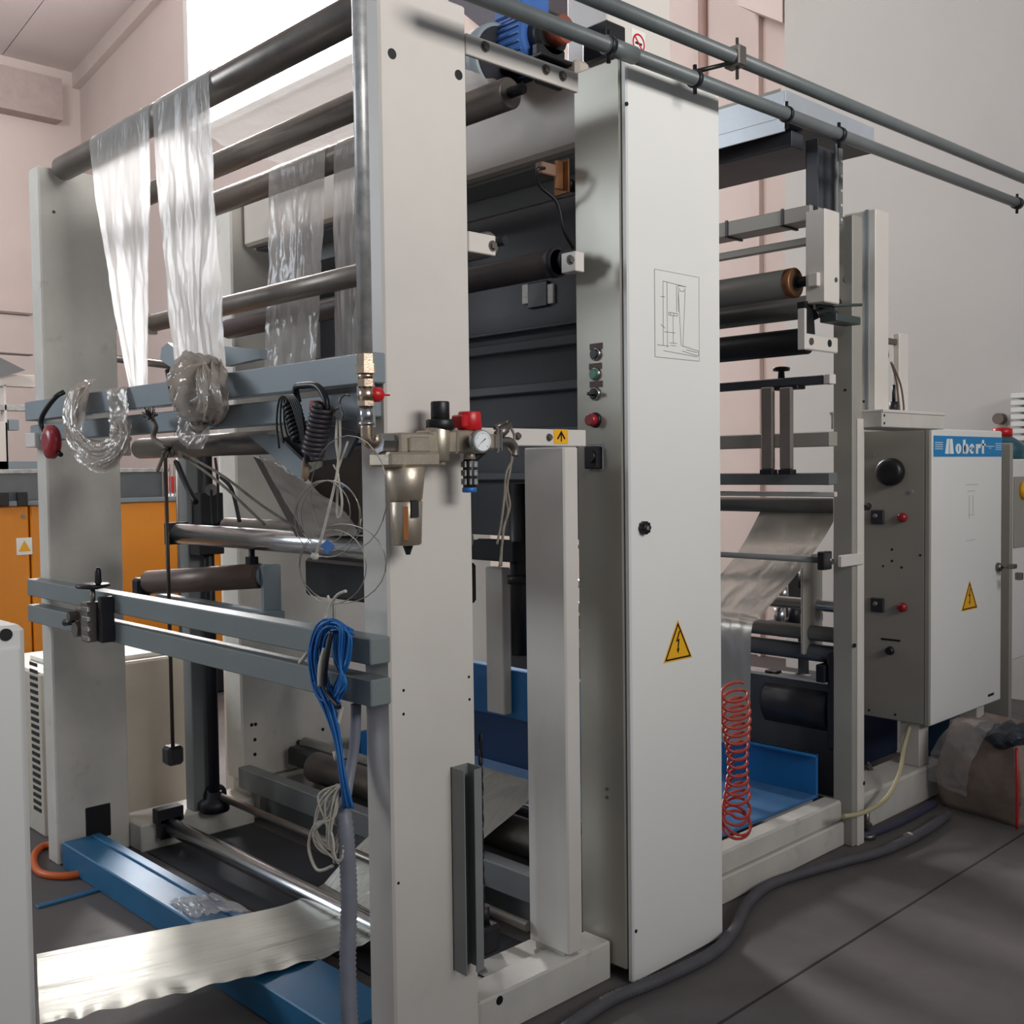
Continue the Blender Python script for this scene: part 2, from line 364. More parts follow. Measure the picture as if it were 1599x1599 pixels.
# small rear column
obj('column', G().box(2.171, 2.231, YR+.002, 2.206, .125, 1.561, .005), cream, fm)
obj('column_foot', G().box(2.18, 2.225, 2.07, 2.19, .1, .13), creamd, fm)
# arrow sticker
s0 = at(865, 670, 'Y', YR-.001); s1 = at(887, 693, 'Y', YR-.001)
st = obj('arrow_sticker', G().box(s0.x, s1.x, YR-.0015, YR+.001, s1.z, s0.z, 0), yellow, fm)
ax = (s0.x+s1.x)/2; 
ag = G().box(ax-.002, ax+.002, YR-.0025, YR-.001, s1.z+.006, s0.z-.008, 0)
ag.prism([(ax-.017, YR-.0025, s0.z-.026), (ax, YR-.0025, s0.z-.004), (ax+.017, YR-.0025, s0.z-.026), (ax+.012, YR-.0025, s0.z-.028), (ax, YR-.0025, s0.z-.012), (ax-.012, YR-.0025, s0.z-.028)], (0, .0015, 0)); obj('arrow', ag, black, st)
# U-channel screwed to the front post
u0 = at(716, 1210, 'Y', YR-.04); 
ug = G().box(1.742, 1.745, 1.995, YR, .232, .752, 0).box(1.742, 1.80, YR-.003, YR, .232, .752, 0).box(1.797, 1.80, 1.995, YR, .232, .752, 0).box(1.775, 1.80, 1.993, 1.996, .232, .748, 0)
obj('cable_channel', ug, mat('channel_grey', (132, 134, 132), .45), None, 'short open grey steel channel standing upright on the front post', 'channel')

# gauge bars (upper pair, lower pair)
ub = thing('upper_guide_bars', 'pair of blue-grey square bars across the posts at shoulder height, hung with film', 'guide bars', (1.53, 3.1, 1.7))
obj('bar', G().box(1.512, 1.556, 2.04, 4.235, 1.706, 1.778, .003), bluegrey, ub)
obj('bar', G().box(1.53, 1.58, 2.06, 4.235, 1.628, 1.690, .003), bluegrey, ub)
obj('end_block', G().box(1.512, 1.530, 2.046, 2.10, 1.60, 1.705, .003), bluegrey, ub)
obj('end_block', G().box(1.515, 1.556, 4.15, 4.25, 1.605, 1.66, .003), cream, ub)
lb = thing('lower_guide_bars', 'pair of grey-green square bars across the posts at hip height', 'guide bars', (1.53, 3.1, 1.03))
gbar = mat('bar_greygreen', (122, 130, 130), .4, var=.04, scale=4, dirt=.15, dirt_rgb=(80, 84, 84))
obj('bar', G().box(1.497, 1.556, 2.04, 4.225, 1.043, 1.106, .003), gbar, lb)
obj('bar', G().box(1.497, 1.556, 2.04, 4.225, .944, 1.008, .003), gbar, lb)
# clamp with handwheel on the lower bars
k0 = at(140, 950, 'X', 1.46)
ck = thing('bar_clamp', 'small steel clamp with black handwheel on the lower guide bars', 'clamp', (1.46, k0.y, .93))
cy = k0.y
obj('clamp_body', G().box(1.43, 1.496, cy-.06, cy+.05, 1.0, 1.055).box(1.42, 1.496, cy-.07, cy-.02, .95, 1.08).box(1.44, 1.496, cy-.02, cy+.06, .955, .985), dullsteel, ck)
for k in range(4): obj('clamp_plate', G().box(1.418, 1.43, cy-.085, cy-.03, .955+k*.032, .972+k*.032), steel, ck)
obj('side_plate', G().box(1.45, 1.495, cy-.115, cy-.088, .95, 1.10), blackm, ck)
obj('spindle', G().cyl((1.46, cy-.03, 1.05), (1.46, cy-.03, 1.135), .008), dullsteel, ck)
hw = G().lathe((1.46, cy-.03, 1.12), (0, 0, 1), [(0, .018), (.006, .052), (.012, .056), (.018, .052), (.02, .02)], 28); obj('handwheel', hw, black, ck)
obj('crank_handle', G().lathe((1.46, cy-.075, 1.135), (0, 0, 1), [(0, .006), (.01, .011), (.05, .010), (.06, .006)], 16), black, ck)
obj('lock_lever', G().cyl((1.43, cy+.06, 1.005), (1.42, cy+.11, 1.0), .009, .012), black, ck)
obj('lock_nut', G().cyl((1.415, cy+.02, .985), (1.43, cy+.02, .985), .028, n=6).cyl((1.40, cy+.03, 1.03), (1.43, cy+.03, 1.03), .016, n=6), dullsteel, ck)

# ------------------------------------------------------------------ tall electrical cabinet
XC, YC = 2.357, 1.969
ec = thing('electrical_cabinet', 'tall white electrical cabinet with warning triangle, line drawing and buttons on its side', 'cabinet', (2.58, 2.1, 0))
obj('cabinet_body', G().box(XC, 2.80, 1.993, 2.168, .04, 2.655, .004), sheen, ec)
dr = obj('door', G().box(XC+.003, 2.804, YC, 1.991, .006, 2.655, .005), white, ec)
for x, y in ((979, 162), (993, 1454)): hole(dr, at(x, y, 'Y', YC), r=.0055)
k = at(1003, 824, 'Y', YC)
kg = G().lathe((k.x, YC-.02, k.z), (0, 1, 0), [(0, .011), (.003, .014), (.02, .014)], 24)
for a in range(8):
    t = a*math.pi/4; kg.cyl((k.x+.013*math.cos(t), YC-.018, k.z+.013*math.sin(t)), (k.x+.013*math.cos(t), YC, k.z+.013*math.sin(t)), .006, n=10)
obj('door_knob', kg, black, dr)
obj('knob_face', G().cyl((k.x, YC-.0215, k.z), (k.x, YC-.019, k.z), .006), midgrey, dr)
def F(px, py, y=YC-.001): return at(px, py, 'Y', y)
def triangle_sign(parent, cx, cz, s, y, label=None, h=None):
    h = h or s*1.0
    def tri(k, dz=0): return [(cx-s*.5*k, y, cz-h*.5*k+dz), (cx+s*.5*k, y, cz-h*.5*k+dz), (cx, y, cz+h*.5*k+dz)]
    a = obj('warning_sign', G().prism(tri(1), (0, -.0012, 0)), yellow, parent, label)
    g = G(); o1 = tri(.9, -h*.015); o2 = tri(.78, -h*.035)
    for i in range(3):
        j = (i+1) % 3; g.prism([Vector(o1[i])+Vector((0, -.0012, 0)), Vector(o1[j])+Vector((0, -.0012, 0)), Vector(o2[j])+Vector((0, -.0012, 0)), Vector(o2[i])+Vector((0, -.0012, 0))], (0, -.0008, 0))
    b = [(.03, .24), (-.07, -.02), (0, -.0), (-.02, -.2), (-.05, -.19), (0, -.31), (.045, -.18), (.015, -.19), (.05, .05), (-.01, .03), (.07, .24)]
    g.prism([(cx+u*s, y-.0012, cz+v*h-.02*h) for u, v in b], (0, -.0008, 0)); obj('lightning_mark', g, black, a)
    return a
t0 = F(1057, 968); t1 = F(1036, 1036); t2 = F(1081, 1028)
triangle_sign(dr, (t1.x+t2.x)/2, (t0.z+t1.z)/2, t2.x-t1.x, YC, h=t0.z-t1.z)
# line drawing on the door
q0 = F(1022, 420); q1 = F(1092, 564); 
dw = obj('drawing_sheet', G().box(q0.x, q1.x, YC-.0008, YC+.0005, q1.z, q0.z, 0), paper, dr)
g = G()
W = q1.x-q0.x; H = q0.z-q1.z
def ln(u0, v0, u1, v1, t=.0012, g_=None):
    a = Vector((q0.x+u0*W, YC-.0009, q0.z-v0*H)); b = Vector((q0.x+u1*W, YC-.0009, q0.z-v1*H)); d = (b-a).normalized(); n_ = Vector((-d.z, 0, d.x))*t*.5
    g.prism([a-n_, b-n_, b+n_, a+n_], (0, -.0006, 0))
for L_ in ((.18, .12, .7, .14), (.18, .12, .18, .86), (.27, .12, .27, .88), (.48, .14, .48, .45), (.52, .14, .52, .45), (.3, .47, .5, .47), (.3, .5, .5, .5), (.4, .5, .4, .82), (.3, .47, .3, .5), (.5, .47, .5, .5), (.34, .47, .34, .5), (.42, .47, .42, .5), (.32, .82, .48, .82), (.34, .85, .46, .85), (.05, .86, .3, .86), (.18, .92, .95, .95), (.52, .14, .7, .14), (.55, .17, .55, .2), (.65, .17, .65, .2), (.55, .2, .65, .2), (.52, .2, .58, .84), (.68, .16, .62, .84), (.6, .84, .98, .88), (.6, .9, .98, .94), (.98, .88, .98, .94), (.7, .88, .95, .9), (.2, .7, .45, .7), (.13, .3, .22, .3), (.13, .62, .22, .66)): ln(*L_)
for L_ in ((0, 0, 1, 0), (0, 1, 1, 1), (0, 0, 0, 1), (1, 0, 1, 1)): ln(*L_, t=.0008)
obj('line_drawing', g, ink, dw)
# buttons on the -X side of the cabinet
def SX(px, py, x=XC): return at(px, py, 'X', x)
def button(px, py, r, m, h=.016, bez=steel, name='push_button'):
    c = SX(px, py); a = obj('button_bezel', G().lathe((XC, c.y, c.z), (-1, 0, 0), [(0, r*1.25), (.006, r*1.2), (.009, r)], 28), bez, ec)
    return obj(name, G().lathe((XC-.006, c.y, c.z), (-1, 0, 0), [(0, r), (h, r*.96), (h+.002, r*.8)], 24), m, a), c
button(931, 553, .016, black, .005); button(930, 584, .016, green, .005); _, c = button(930, 615, .016, black, .006)
obj('selector_lever', G().box(XC-.028, XC-.012, c.y-.02, c.y+.012, c.z-.005, c.z+.005), black, ec)
button(930, 656, .018, darkred, .022, black, 'indicator_lamp')
for px, py in ((931, 541), (930, 572), (931, 600)):
    c = SX(px, py); obj('name_plate', G().box(XC-.002, XC+.001, c.y-.024, c.y+.024, c.z-.009, c.z+.009, 0), mat('plate_brown', (92, 66, 60), .5), ec)
c = SX(931, 713)
sw_ = obj('main_switch', G().box(XC-.003, XC+.002, c.y-.028, c.y+.028, c.z-.04, c.z+.04, .002), steel, ec)
obj('switch_knob', G().box(XC-.022, XC-.003, c.y-.022, c.y+.03, c.z-.036, c.z+.03, .004).cyl((XC-.03, c.y, c.z), (XC-.02, c.y, c.z), .017), black, sw_)
for py in (1232, 1245):
    c = SX(948, py); obj('screw', G().cyl((XC-.003, c.y, c.z), (XC, c.y, c.z), .005), dullsteel, ec)
# no smoking cabinet above/behind
nc0 = at(948, 0, 'Y', 2.25)
uc = thing('upper_cabinet', 'cream steel box with a red no smoking sticker, above the tall cabinet', 'cabinet', (2.8, 2.35, 2.6))
ux0 = at(948, 60, 'Y', 2.25).x; ux1 = at(1047, 60, 'Y', 2.25).x
obj('cabinet_body', G().box(ux0, ux1, 2.25, 2.42, 2.5, 3.25, .004), cream, uc)
sc = at(997, 72, 'Y', 2.249); sg = G().box(sc.x-.035, sc.x+.035, 2.2485, 2.251, sc.z-.05, sc.z+.05, 0)
stn = obj('no_smoking_sticker', sg, paper, uc)
rg = G(); n = 28; cz_ = sc.z+.008
for i in range(n):
    a = 2*math.pi*i/n; b = 2*math.pi*(i+1)/n
    rg.prism([(sc.x+.031*math.cos(a), 2.2485, cz_+.031*math.sin(a)), (sc.x+.031*math.cos(b), 2.2485, cz_+.031*math.sin(b)), (sc.x+.025*math.cos(b), 2.2485, cz_+.025*math.sin(b)), (sc.x+.025*math.cos(a), 2.2485, cz_+.025*math.sin(a))], (0, -.001, 0))
rg.prism([(sc.x-.022, 2.2485, cz_+.018), (sc.x-.018, 2.2485, cz_+.022), (sc.x+.022, 2.2485, cz_-.018), (sc.x+.018, 2.2485, cz_-.022)], (0, -.0012, 0)); obj('prohibition_ring', rg, red, stn)
obj('cigarette_mark', G().box(sc.x-.017, sc.x+.017, 2.2478, 2.249, cz_-.004, cz_+.003, 0), black, stn)
obj('duct_collar', G().cyl((ux1-.06, 2.33, 3.25), (ux1-.06, 2.33, 3.35), .05), galv, uc)

# ------------------------------------------------------------------ cross board, hood and dark shutter across the machine
bd = thing('upper_cross_beam', 'wide cream cross board under the motor with oil runs', 'beam', (2.42, 3.1, 2.45))
obj('board', G().box(2.40, 2.46, 2.19, 4.13, 2.462, 2.72, .012), mat('aged_cream', (178, 168, 158), .45, var=.05, scale=2.5, dirt=.3, dirt_rgb=(110, 95, 85)), bd)
obj('underside_tray', G().box(2.46, 2.70, 2.19, 4.13, 2.455, 2.47), midgrey, bd)
obj('lip', G().box(2.60, 2.62, 2.17, 4.13, 2.39, 2.455), midgrey, bd)
sh = thing('ribbed_shutter', 'dark grey ribbed sheet panel closing the machine behind the front rollers', 'panel', (2.8, 3.1, 1.2))
obj('panel_sheet', G().box(2.78, 2.80, 2.17, 4.13, 1.25, 2.5), darkgrey, sh)
for za, zb in ((2.2, 2.215), (2.0, 2.01), (1.93, 1.965), (1.775, 1.81), (1.62, 1.65), (1.46, 1.49)):
    obj('rib', G().box(2.745, 2.78, 2.17, 4.13, za, zb, .004), mat('rib_grey', (84, 88, 94), .45), sh)
for px in (822, 857):
    for py in (449, 459, 469):
        c = at(px, py, 'X', 2.77); obj('bracket_label', G().box(2.768, 2.78, c.y-.022, c.y+.022, c.z-.012, c.z+.012, .002), paper, sh)
c = at(840, 458, 'X', 2.77); obj('hatch', G().box(2.765, 2.778, c.y-.05, c.y+.05, c.z-.05, c.z+.04), black, sh)
# cream corner inside second frame
lf = thing('left_side_panel', 'cream steel side panel of the second machine section, rows of drilled holes', 'panel', (2.6, 4.2, 0))
obj('panel_sheet', G().box(2.352, 2.84, 4.15, 4.29, .16, 2.70, .008), creamd, lf)
obj('panel_sheet', G().box(2.845, 3.84, 4.15, 4.25, .16, 1.62, .008), cream, lf)
for x, y in ((393, 1132), (399, 1131), (398, 1155), (398, 1178), (504, 1139), (510, 1110)): hole(lf, at(x, y, 'Y', 4.15), r=.008)

# ------------------------------------------------------------------ rollers of the front section
rA = roller('top_front_roller', 'topmost dull steel roller at the front, film draped over it', 1.63, 2.648, 2.148, 4.15, .044, dullsteel)
r1 = roller('upper_roller', 'second upper roller, just behind the top front one', 1.90, 2.572, 2.148, 4.15, .040, dullsteel)
r2 = roller('upper_roller', 'third and thicker upper roller, with two film strips hanging from it', 2.13, 2.555, 2.148, 4.15, .044, dullsteel)
r3 = roller('mid_roller', 'grey roller at head height crossing in front of the hanging strips', 1.968, 2.10, 2.057, 4.15, .034, dullsteel, over=.06)
r4 = roller('mid_roller', 'dark roller ending at a cream clamp beside the tall cabinet', 2.29, 2.10, 2.10, 4.15, .04, mat('dark_roller', (70, 64, 64), .4, metal=.5), over=.07)
obj('collar', G().cyl((2.29, 2.17, 2.10), (2.29, 2.20, 2.10), .043), blackm, r4); obj('collar', G().cyl((2.29, 2.13, 2.10), (2.29, 2.145, 2.10), .032), blackm, r4)
obj('bearing_block', G().box(1.93, 2.0, 4.12, 4.15, 2.06, 2.14), cream, r3)
rb = roller('bottom_roller', 'bright chrome roller low at the base, film running under it', 1.946, .095, 2.15, 4.05, .033, steel, over=.02)
obj('bearing_block', G().box(1.89, 2.0, 4.0, 4.05, .11, .17).box(1.90, 1.99, 4.0, 4.04, .05, .13), blackm, rb)
rs = thing('lead_rod', 'thin dull rod low across the machine beside the screw post', 'rod', (2.2, 3.1, .12))
e0 = at(335, 1240, 'Y', 4.05)
obj('rod', G().cyl((e0.x, 2.2, e0.z), (e0.x, 4.06, e0.z), .015), dullsteel, rs)
obj('end_gear', G().lathe((e0.x, 4.02, e0.z), (0, 1, 0), [(0, .03), (.01, .045), (.05, .045), (.06, .03)]), blackm, rs)
# chrome rollers deeper in
for (px, py, r_, lab) in ((470, 1160, .032, 'upper chrome roller low behind the blue cable bundle'), (500, 1195, .03, 'lower chrome roller low behind the blue cable bundle')):
    c = at(px, py, 'Y', 4.12)
    roller('idler_roller', lab, c.x, c.z, 2.35, 4.14, r_, steel)
c = at(385, 1197, 'Y', 4.1)
obj('inner_beam', G().box(c.x-.03, c.x+.03, 2.3, 4.12, c.z-.09, c.z, .004), midgrey, None, 'grey inner beam lying across the machine near the floor', 'beam')
c = at(483, 1190, 'Y', 4.0)
obj('drive_block', G().box(c.x-.05, c.x+.07, 3.7, 4.1, c.z-.02, c.z+.06, .01), black, None, 'black drive block beside the chrome idler rollers', 'motor')
# big roll & beams seen through the slot beside the front post
obj('low_drum', G().lathe((2.53, 2.25, .245), (0, 1, 0), [(0, .055), (.006, .064), (1.6, .064), (1.61, .055)], 40), dullsteel, None, 'thick dull steel drum seen low through the gap beside the front post', 'roller')
obj('low_rail', G().box(2.40, 2.44, 2.25, 4.05, .03, .115), midgrey, None, 'grey rail behind the gap at the foot of the small column', 'beam')
s_ = thing('chain_drive', 'dark vertical chain with gearbox in the gap beside the front post', 'chain', (2.0, 2.2, 0))
c = at(752, 1300, 'X', 2.05)
for k in range(11):
    z = .26+k*.046; obj('chain_link', G().tube([(2.05+.006*math.cos(a)*(k % 2), c.y+.006*math.cos(a)*((k+1) % 2), z+.026*math.sin(a)) for a in [i*math.pi/4 for i in range(9)]], .0035, n=5, smooth=False), blackm, s_)
obj('gearbox', G().box(2.02, 2.09, c.y-.04, c.y+.03, .11, .19, .01).cyl((2.055, c.y, .19), (2.055, c.y, .24), .016), blackm, s_)
# film sheet on the deep rollers in the gap
a = at(755, 1235, 'X', 2.62); b = at(815, 1255, 'X', 2.62)

# inside gap: black column, cream plate, blue tray
ip = thing('inner_upright', 'narrow cream upright with black cylinder beside it, inside the gap by the small column', 'upright', (2.6, 2.5, .5))
a = at(757, 885, 'X', 2.62); b = at(787, 1072, 'X', 2.62)
obj('upright_plate', G().box(2.62, 2.66, b.y, a.y, .62, a.z-.0, .004), cream, ip)
a = at(803, 700, 'X', 2.6)
obj('air_cylinder', G().cyl((2.62, a.y, .85), (2.62, a.y, 1.45), .035).cyl((2.62, a.y, 1.1), (2.62, a.y, 1.13), .045), black, ip)
obj('clamp_head', G().box(2.55, 2.64, a.y-.04, a.y+.18, 1.18, 1.25), blackm, ip)
# blue trough
bt = thing('blue_trough', 'blue sheet steel walkway tray inside the machine, raised far edge', 'tray', (3.2, 3, .2))
obj('tray_floor', G().box(2.82, 3.79, 2.215, 3.95, .178, .192), bluedusty, bt)
obj('tray_side', G().box(3.79, 3.805, 2.215, 3.95, .178, .352, .002).box(3.77, 3.805, 2.215, 3.95, .345, .352, 0), blue, bt)
obj('tray_side', G().box(2.82, 3.80, 3.93, 3.95, .178, .33), blue, bt)
bg = thing('blue_cover', 'folded dark blue sheet cover seen in the gap between post and column', 'cover', (2.8, 2.8, .5))
z1_ = at(755, 1075, 'X', 2.72)
obj('cover_lip', G().box(2.66, 2.70, 2.2, 3.6, .60, .78, .003), blue, bg)
obj('cover_panel', G().box(2.68, 2.72, 2.2, 3.6, .42, .60, .003), mat('navy_paint', (20, 62, 110), .45), bg)

# ------------------------------------------------------------------ motor on top
mt = thing('drive_motor', 'blue ribbed electric motor with terminal box on top of the machine', 'motor', (2.35, 2.6, 2.75))
m0 = at(838, 75, 'X', 2.35)
mg = G().cyl((2.35, m0.y-.02, 2.79), (2.35, m0.y+.26, 2.79), .085, n=32)
for k in range(24):
    a = k*2*math.pi/24; mg.cyl((2.35+.088*math.cos(a), m0.y-.01, 2.79+.088*math.sin(a)), (2.35+.088*math.cos(a), m0.y+.24, 2.79+.088*math.sin(a)), .005, n=6)
obj('motor_body', mg, motorblue, mt)
obj('terminal_box', G().box(2.285, 2.41, m0.y-.0, m0.y+.12, 2.86, 2.94, .006), motorblue, mt)
obj('fan_cover', G().lathe((2.35, m0.y+.26, 2.79), (0, 1, 0), [(0, .098), (.05, .098), (.07, .08)], 32), motorblue, mt)
obj('gearbox', G().cyl((2.35, m0.y-.07, 2.79), (2.35, m0.y-.02, 2.79), .06).box(2.29, 2.41, m0.y-.07, m0.y-.03, 2.64, 2.76, .012), black, mt)
obj('coupling', G().cyl((2.35, m0.y-.12, 2.79), (2.35, m0.y-.07, 2.79), .04), mat('rust_red', (130, 60, 40), .6), mt)
obj('motor_foot', G().box(2.27, 2.43, m0.y-.1, m0.y+.25, 2.70, 2.712), blackm, mt)
fl = thing('blower_ring', 'pale round fan housing beside the motor behind the front post', 'fan', (2.3, 3, 2.65))
c = at(768, 120, 'X', 2.3)
obj('housing', G().lathe((2.28, c.y-.0, 2.74), (0, -1, 0), [(0, .10), (.002, .108), (.06, .108), (.062, .10)], 40), bluegrey, fl)
obj('grille', G().cyl((2.28, c.y-.05, 2.74), (2.28, c.y-.066, 2.74), .095, n=40), blackm, fl)
bb = at(905, 78, 'X', 2.45)
obj('junction_box', G().box(2.46, 2.55, bb.y-.10, bb.y+.0, 2.72, 2.83, .006), black, None, 'black junction box between the blue motor and the tall cabinet', 'box')
# sensor bracket in the gap
sb = thing('edge_sensor', 'small brown sensor bracket with looping black cable beside the tall cabinet', 'sensor', (2.36, 2.25, 2.35))
c = at(880, 276, 'Y', 2.2)
obj('bracket_plate', G().box(c.x, c.x+.006, 2.18, 2.24, c.z-.05, c.z+.05).box(c.x-.03, c.x, 2.2, 2.21, c.z-.04, c.z+.045), bronze, sb)
obj('sensor_head', G().box(c.x-.09, c.x-.03, 2.2, 2.23, c.z-.005, c.z+.03), mat('sensor_tan', (120, 92, 76), .5), sb)
obj('sensor_cable', G().tube([(c.x-.08, 2.2, c.z+.01), (c.x-.11, 2.2, c.z), (c.x-.09, 2.21, c.z-.04), (c.x-.03, 2.2, c.z-.08), (c.x, 2.2, c.z-.16), (c.x+.05, 2.21, c.z-.2)], .005), black, sb)
obj('cable_gland', G().cyl((c.x+.01, 2.2, c.z-.02), (c.x+.07, 2.2, c.z-.02), .018), black, sb)

# ------------------------------------------------------------------ hanging film
def filmthing(name, label, g, m, cat='film', group=None): return obj(name, g, m, None, label, cat, group)
X0 = 1.583
def hang(px_l, px_r, ytop, ptsL, ptsR): pass
def strip(name, label, tl, tr, bl, br, x, rx, rz, rr, m, amp, seed, cat='film strip', bend=0., midL=None, midR=None):
    a = at(*tl, 'X', x); b = at(*tr, 'X', x); c_ = at(*bl, 'X', x); d = at(*br, 'X', x)
    L_ = []; R_ = []
    for k in range(5):      # over the roller
        t = math.radians(100+k*20); L_.append((rx+rr*math.cos(t)*1.02, a.y, rz+rr*math.sin(t)*1.02)); R_.append((rx+rr*math.cos(t)*1.02, b.y, rz+rr*math.sin(t)*1.02))
    for k in range(1, 9):
        u = k/8; e = u**1.15
        L_.append((x, a.y+(c_.y-a.y)*e, rz+(c_.z-rz)*u)); R_.append((x, b.y+(d.y-b.y)*e, rz+(d.z-rz)*u))
    return filmthing(name, label, G().sheet(L_, R_, 46, 130, amp, (2.2, 12), seed, ramp=.36), m, cat)
strip('film_strip', 'leftmost bright white film strip narrowing down from the top front roller', (140, 245), (233, 190), (204, 620), (231, 612), 1.583, 1.63, 2.648, .046, milkfilm, .010, 1)
strip('film_strip', 'second bright film strip from the left, down to the knotted bundle', (238, 180), (326, 150), (272, 590), (350, 578), 1.580, 1.63, 2.648, .048, milkfilm, .012, 5)
strip('film_strip', 'clear wrinkled film strip hanging behind the head-height roller', (420, 290), (508, 262), (411, 600), (492, 590), 2.083, 2.13, 2.555, .046, clearfilm, .014, 11)
strip('film_strip', 'clear film strip nearest the front post, behind the vertical pipe', (522, 256), (566, 240), (524, 600), (560, 590), 2.083, 2.13, 2.555, .046, clearfilm, .010, 17)
# horizontal film over the upper rollers
ya, yb = at(238, 180, 'X', 1.63).y, 2.25
filmthing('overhead_film', 'wrinkled clear film running flat over the upper rollers', G().sheet([(1.63, ya, 2.696), (1.76, ya, 2.66), (1.9, ya, 2.616), (2.02, ya, 2.603), (2.13, ya, 2.602)], [(1.63, yb, 2.696), (1.76, yb, 2.66), (1.9, yb, 2.616), (2.02, yb, 2.603), (2.13, yb, 2.602)], 90, 40, .006, (7, 16), 23), clearfilm, 'film')
# crumpled loops of film tied round the upper bars
def ribbon(path, wvec, m_, amp, seed, name, label, cat='film', parent=None, nu=14, nv=70, fr=(4, 5)):
    P = [Vector(p) for p in path]; wv = [Vector(q) for q in wvec] if isinstance(wvec, list) else [Vector(wvec)]*len(P)
    return obj(name, G().sheet([p-w_ for p, w_ in zip(P, wv)], [p+w_ for p, w_ in zip(P, wv)], nu, nv, amp, fr, seed), m_, parent, label if not parent else None, cat if not parent else None)
def B(px, py, x=1.495): return at(px, py, 'X', x)
lp = [B(128, 612, 1.50), B(112, 632, 1.46), B(108, 680, 1.45), B(125, 718, 1.45), B(158, 728, 1.45), B(190, 712, 1.45), B(200, 670, 1.46), B(190, 630, 1.48), B(180, 612, 1.50)]
wv = []
for i, q in enumerate(lp):
    wv.append(Vector((0.012*math.sin(i), -.045*math.cos((i-4)*.12), .012*math.sin(i*1.3))))
lp = [B(132, 600, 1.505), B(122, 615, 1.48), B(118, 645, 1.46), B(120, 682, 1.45), B(136, 712, 1.445), B(162, 720, 1.445), B(188, 704, 1.45), B(192, 668, 1.46), B(186, 640, 1.48)]
wv = [Vector((.0, .045, .0)), Vector((.01, .055, .0)), Vector((.01, .056, .004)), Vector((.0, .048, .02)), Vector((-.01, .026, .046)), Vector((-.01, -.004, .052)), Vector((.0, -.034, .032)), Vector((.0, -.045, .0)), Vector((0, -.04, 0))]
g = G()
for k, (dx, dw, sd_) in enumerate(((0, 1.0, 3), (-.012, .8, 8), (-.02, .55, 15))):
    P = [B(140, 596, 1.53), B(128, 606, 1.49), B(118, 640, 1.465), B(120, 678, 1.455), B(136, 704, 1.45), B(160, 714, 1.45), B(184, 702, 1.455), B(193, 676, 1.47), B(190, 655, 1.49)]
    N_ = [(0, .06, .0), (0, .078, -.005), (0, .082, -.008), (0, .07, -.022), (0, .036, -.044), (0, -.004, -.052), (0, -.045, -.036), (0, -.062, -.006), (0, -.05, 0)]
    P = [p+Vector((dx+.006*math.sin(i*1.7+k), .006*math.sin(i*2.1+k*2), .006*math.cos(i+k))) for i, p in enumerate(P)]
    g.sheet([p-Vector(n_)*dw for p, n_ in zip(P, N_)], [p+Vector(n_)*dw for p, n_ in zip(P, N_)], 26, 90, .012, (3.5, 8), sd_)
obj('film_loop', g, wadfilm, None, 'crumpled film looped over the upper bars at the left post', 'film')
ribbon([B(183, 606, 1.506), B(184, 640, 1.49), B(186, 670, 1.48), B(188, 690, 1.47), B(186, 712, 1.46)], [Vector((0, -.074, 0))]*5, greyfilm, .012, 8, 'film_loop', 'short pale film band hanging over the upper bars beside the looped film', nu=16, nv=40)
# knotted bundle below strip two
fb0 = thing('film_bundle', 'knotted brownish film bundle slung over the upper bars under the second strip', 'film bundle', B(308, 612, 1.47))
g = crumple(G().tube([B(318, 566, 1.52), B(304, 585, 1.49), B(300, 605, 1.47), B(312, 625, 1.47), B(316, 640, 1.49)], .052, n=60, res=22), .028, 4); obj('film_knot', g, wadfilm, fb0)
for k, (cx_, hw_, x_, sd_) in enumerate(((290, .052, 1.435, 2), (318, .055, 1.42, 9), (336, .035, 1.45, 21), (304, .03, 1.405, 33))):
    P = [B(cx_*.6+318*.4, 561+k*3, 1.525), B(cx_, 574, x_+.03), B(cx_-3, 600, x_), B(cx_+2, 630, x_), B(cx_*.8+312*.2, 652, x_+.025), B(cx_*.6+312*.4, 660, x_+.07)]
    wd_ = [.45, .85, 1.1, 1.15, .9, .5]
    obj('film_fold', G().sheet([p+Vector((.02, hw_*q, .006)) for p, q in zip(P, wd_)], [p+Vector((.02, -hw_*q, -.006)) for p, q in zip(P, wd_)], 26, 60, .016, (2.2, 7), sd_), wadfilm, fb0)
ribbon([B(280, 655, 1.505), B(283, 672, 1.50), B(300, 684, 1.5), B(322, 684, 1.5)], [Vector((0, -.02, .03))]*4, greyfilm, .012, 12, 'film_tail', 'short film tail wrapped round the second upper bar below the bundle', nu=12, nv=30)

# red clip/ratchet at left end
rc = thing('strap_tensioner', 'red and black strap tensioner hooked on the left end of the upper bars', 'tensioner', B(85, 690, 1.5))
obj('tensioner_body', G().lathe(B(88, 690, 1.47), (-1, 0, 0), [(0, .05), (.01, .06), (.03, .058), (.04, .03)], 24), darkred, rc)
obj('tensioner_handle', G().tube([B(100, 612, 1.5), B(85, 622, 1.47), B(66, 650, 1.46), B(66, 672, 1.46), B(78, 695, 1.46), B(95, 710, 1.46)], .009, n=8), black, rc)

